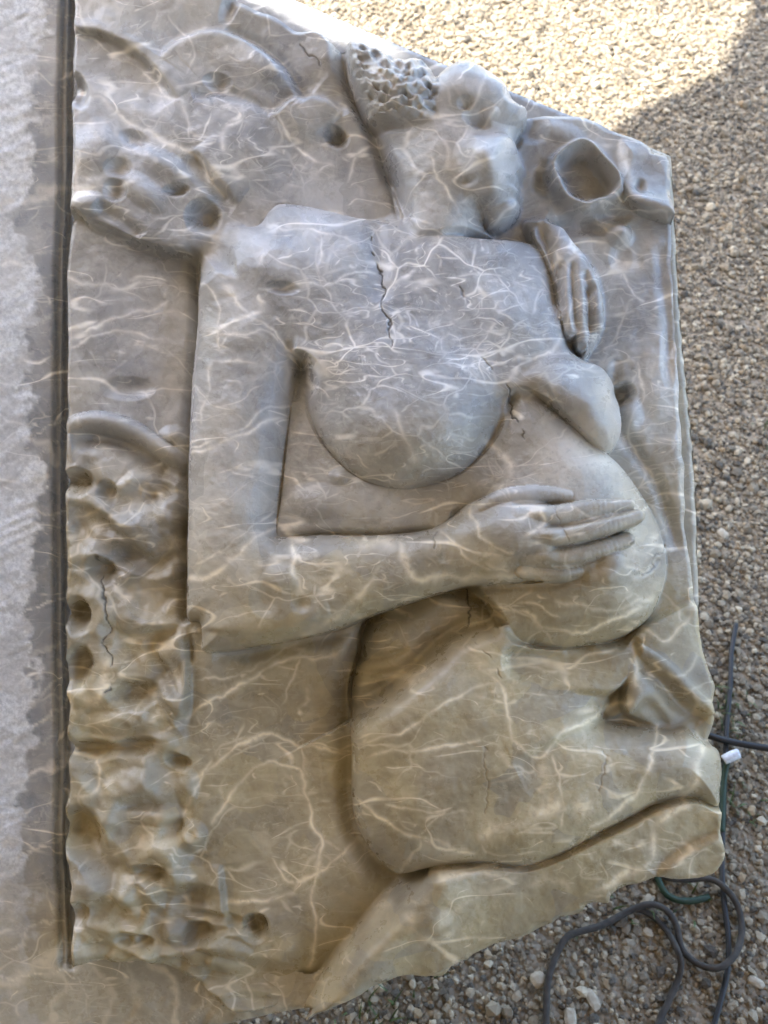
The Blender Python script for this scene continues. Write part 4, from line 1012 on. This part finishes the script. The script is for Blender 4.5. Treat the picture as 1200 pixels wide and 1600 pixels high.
def grass():
    r = np.random.RandomState(9); Vt = []; F = []
    for (u, v, k, sp) in [(1112, 1110, 26, .02), (1128, 1130, 14, .02), (1150, 1260, 14, .02), (1165, 1110, 10, .03), (585, 1588, 26, .03), (620, 1560, 12, .03), (930, 1400, 14, .03), (1040, 1385, 12, .02), (700, 8, 8, .03), (1180, 700, 6, .03)]:
        c = on_ground(u, v, 0)
        for _ in range(k):
            x, y = c[0] + r.normal() * sp, c[1] + r.normal() * sp
            a = r.uniform(0, 6.28); ln = r.uniform(.012, .035); wd = r.uniform(.0008, .0016); le = r.uniform(.2, .9)
            dx, dy = math.cos(a), math.sin(a); i = len(Vt)
            Vt += [(x - dy * wd, y + dx * wd, .002), (x + dy * wd, y - dx * wd, .002), (x + dx * ln * le * .4 + dy * wd * .8, y + dy * ln * le * .4 - dx * wd * .8, ln * .6), (x + dx * ln * le * .4 - dy * wd * .8, y + dy * ln * le * .4 + dx * wd * .8, ln * .6), (x + dx * ln * le, y + dy * ln * le, ln * .85)]
            F += [(i, i + 1, i + 2, i + 3), (i + 3, i + 2, i + 4)]
    tag(new_mesh('grass', Vt, F, M_GRASS, None, True), 'sparse green grass blades sprouting through the gravel', 'grass', kind='stuff')
grass()

# ------------------------------------------------------------------ what carries the slab, and unseen cloth added to shade it
def bar(name, a, b, wd, parent, material=M_TIMBER):
    a = np.array(a, float); b = np.array(b, float); t = b - a; t /= np.linalg.norm(t)
    x = np.cross(t, [0.0, 0.2, 1.0]) if abs(t[2]) < .9 else np.array([1.0, 0, 0]); x /= np.linalg.norm(x); y = np.cross(x, t)
    Vt = [p + sx * x * wd / 2 + sy * y * wd / 2 for p in (a, b) for sx, sy in ((-1, -1), (1, -1), (1, 1), (-1, 1))]
    return new_mesh(name, Vt, [(3, 2, 1, 0), (4, 5, 6, 7), (0, 1, 5, 4), (1, 2, 6, 5), (2, 3, 7, 6), (3, 0, 4, 7)], material, parent, False)

def stand():
    st = empty('timber_stand'); tag(st, 'timber trestle hidden under the tilted slab', 'stand')
    back = BASE_H - 8 - 130 - 36
    pts = {}
    for k, (u, v) in {'tl': (300, 330), 'tr': (820, 430), 'bl': (300, 1250), 'br': (820, 1200)}.items():
        pts[k] = on_slab(np.array([float(u)]), np.array([float(v)]), np.array([float(back)]))[0]
    bar('rail', pts['tl'], pts['bl'], .04, st); bar('rail', pts['tr'], pts['br'], .04, st)
    bar('cross_bar', pts['tl'] - SN * .04, pts['tr'] - SN * .04, .04, st); bar('cross_bar', pts['bl'] - SN * .04, pts['br'] - SN * .04, .04, st)
    for k in pts:
        q = pts[k] - SN * .05; bar('leg', q, (q[0], q[1], 0), .045, st)
stand()

def light_blocker():
    """a stretched shade cloth high behind the photographer; its rim throws the shadow edge over the gravel"""
    zc = 2.7
    def up(p): return np.array(p, float) + SUN * ((zc - p[2]) / SUN[2])
    rim = []
    for (u, v) in [(-150, -262), (120, -140), (300, -62), (420, -8), (490, 30), (560, 58), (630, 80)]:
        rim.append(up(on_slab(np.array([float(u)]), np.array([float(v)]), np.array([-44.0]))[0]))
    rim += [up((.37, .34, 0)), up((.35, .5, 0)), up((.38, .9, 0)), up((.43, 1.2, 0))]
    for (u, v) in [(955, 203), (1000, 172), (1050, 150), (1085, 134), (1118, 120), (1134, 96), (1140, 76), (1160, 50), (1172, 22), (1178, -20), (1190, -90)]:
        rim.append(up(on_ground(u, v, 0)))
    far = [up((1.2, 2.2, 0)), up((1.6, 1.7, 0)), up((2.6, .6, 0)), up((3.4, -1.0, 0)), up((3.4, -3.0, 0)), up((-1.2, -3.0, 0)), up((-1.2, -.1, 0))]
    L = rim + far; n = len(L)
    Vt = L
    F = [tuple(range(n))]
    root = new_mesh('added_light_blocker', Vt, F, M_BLOCKER, None, False)
    tag(root, 'unseen canvas overhead, added to block sun and sky light', 'shade cloth')
    # unseen cloth walls, added to block sky light and bounce warm light
    def blocker_wall(p, q):
        n = 40; top = [p + (q - p) * i / n for i in range(n + 1)]
        e = (q - p) / np.linalg.norm(q - p); nn = np.array([-e[1], e[0], 0])
        Vt = []; F = []
        for i, c in enumerate(top):
            wv = .05 * math.sin(i * 1.1) + .03 * math.sin(i * 2.7)
            for z in (zc - .001, zc * .5, .05): Vt.append(np.array([c[0], c[1], z]) + nn * wv * (1 - z / zc))
        for i in range(n):
            for k in range(2): F.append((i * 3 + k, i * 3 + k + 1, i * 3 + k + 4, i * 3 + k + 3))
        new_mesh('added_blocker_wall', Vt, F, M_BLOCKER, root, True)
    blocker_wall(L[-3], L[-2]); blocker_wall(L[-2], L[-1] + np.array([0, .6, 0]))
    for p in (L[-4], L[-3], L[-2]):
        bar('blocker_pole', (p[0], p[1], 0), (p[0], p[1], zc), .05, root)
light_blocker()
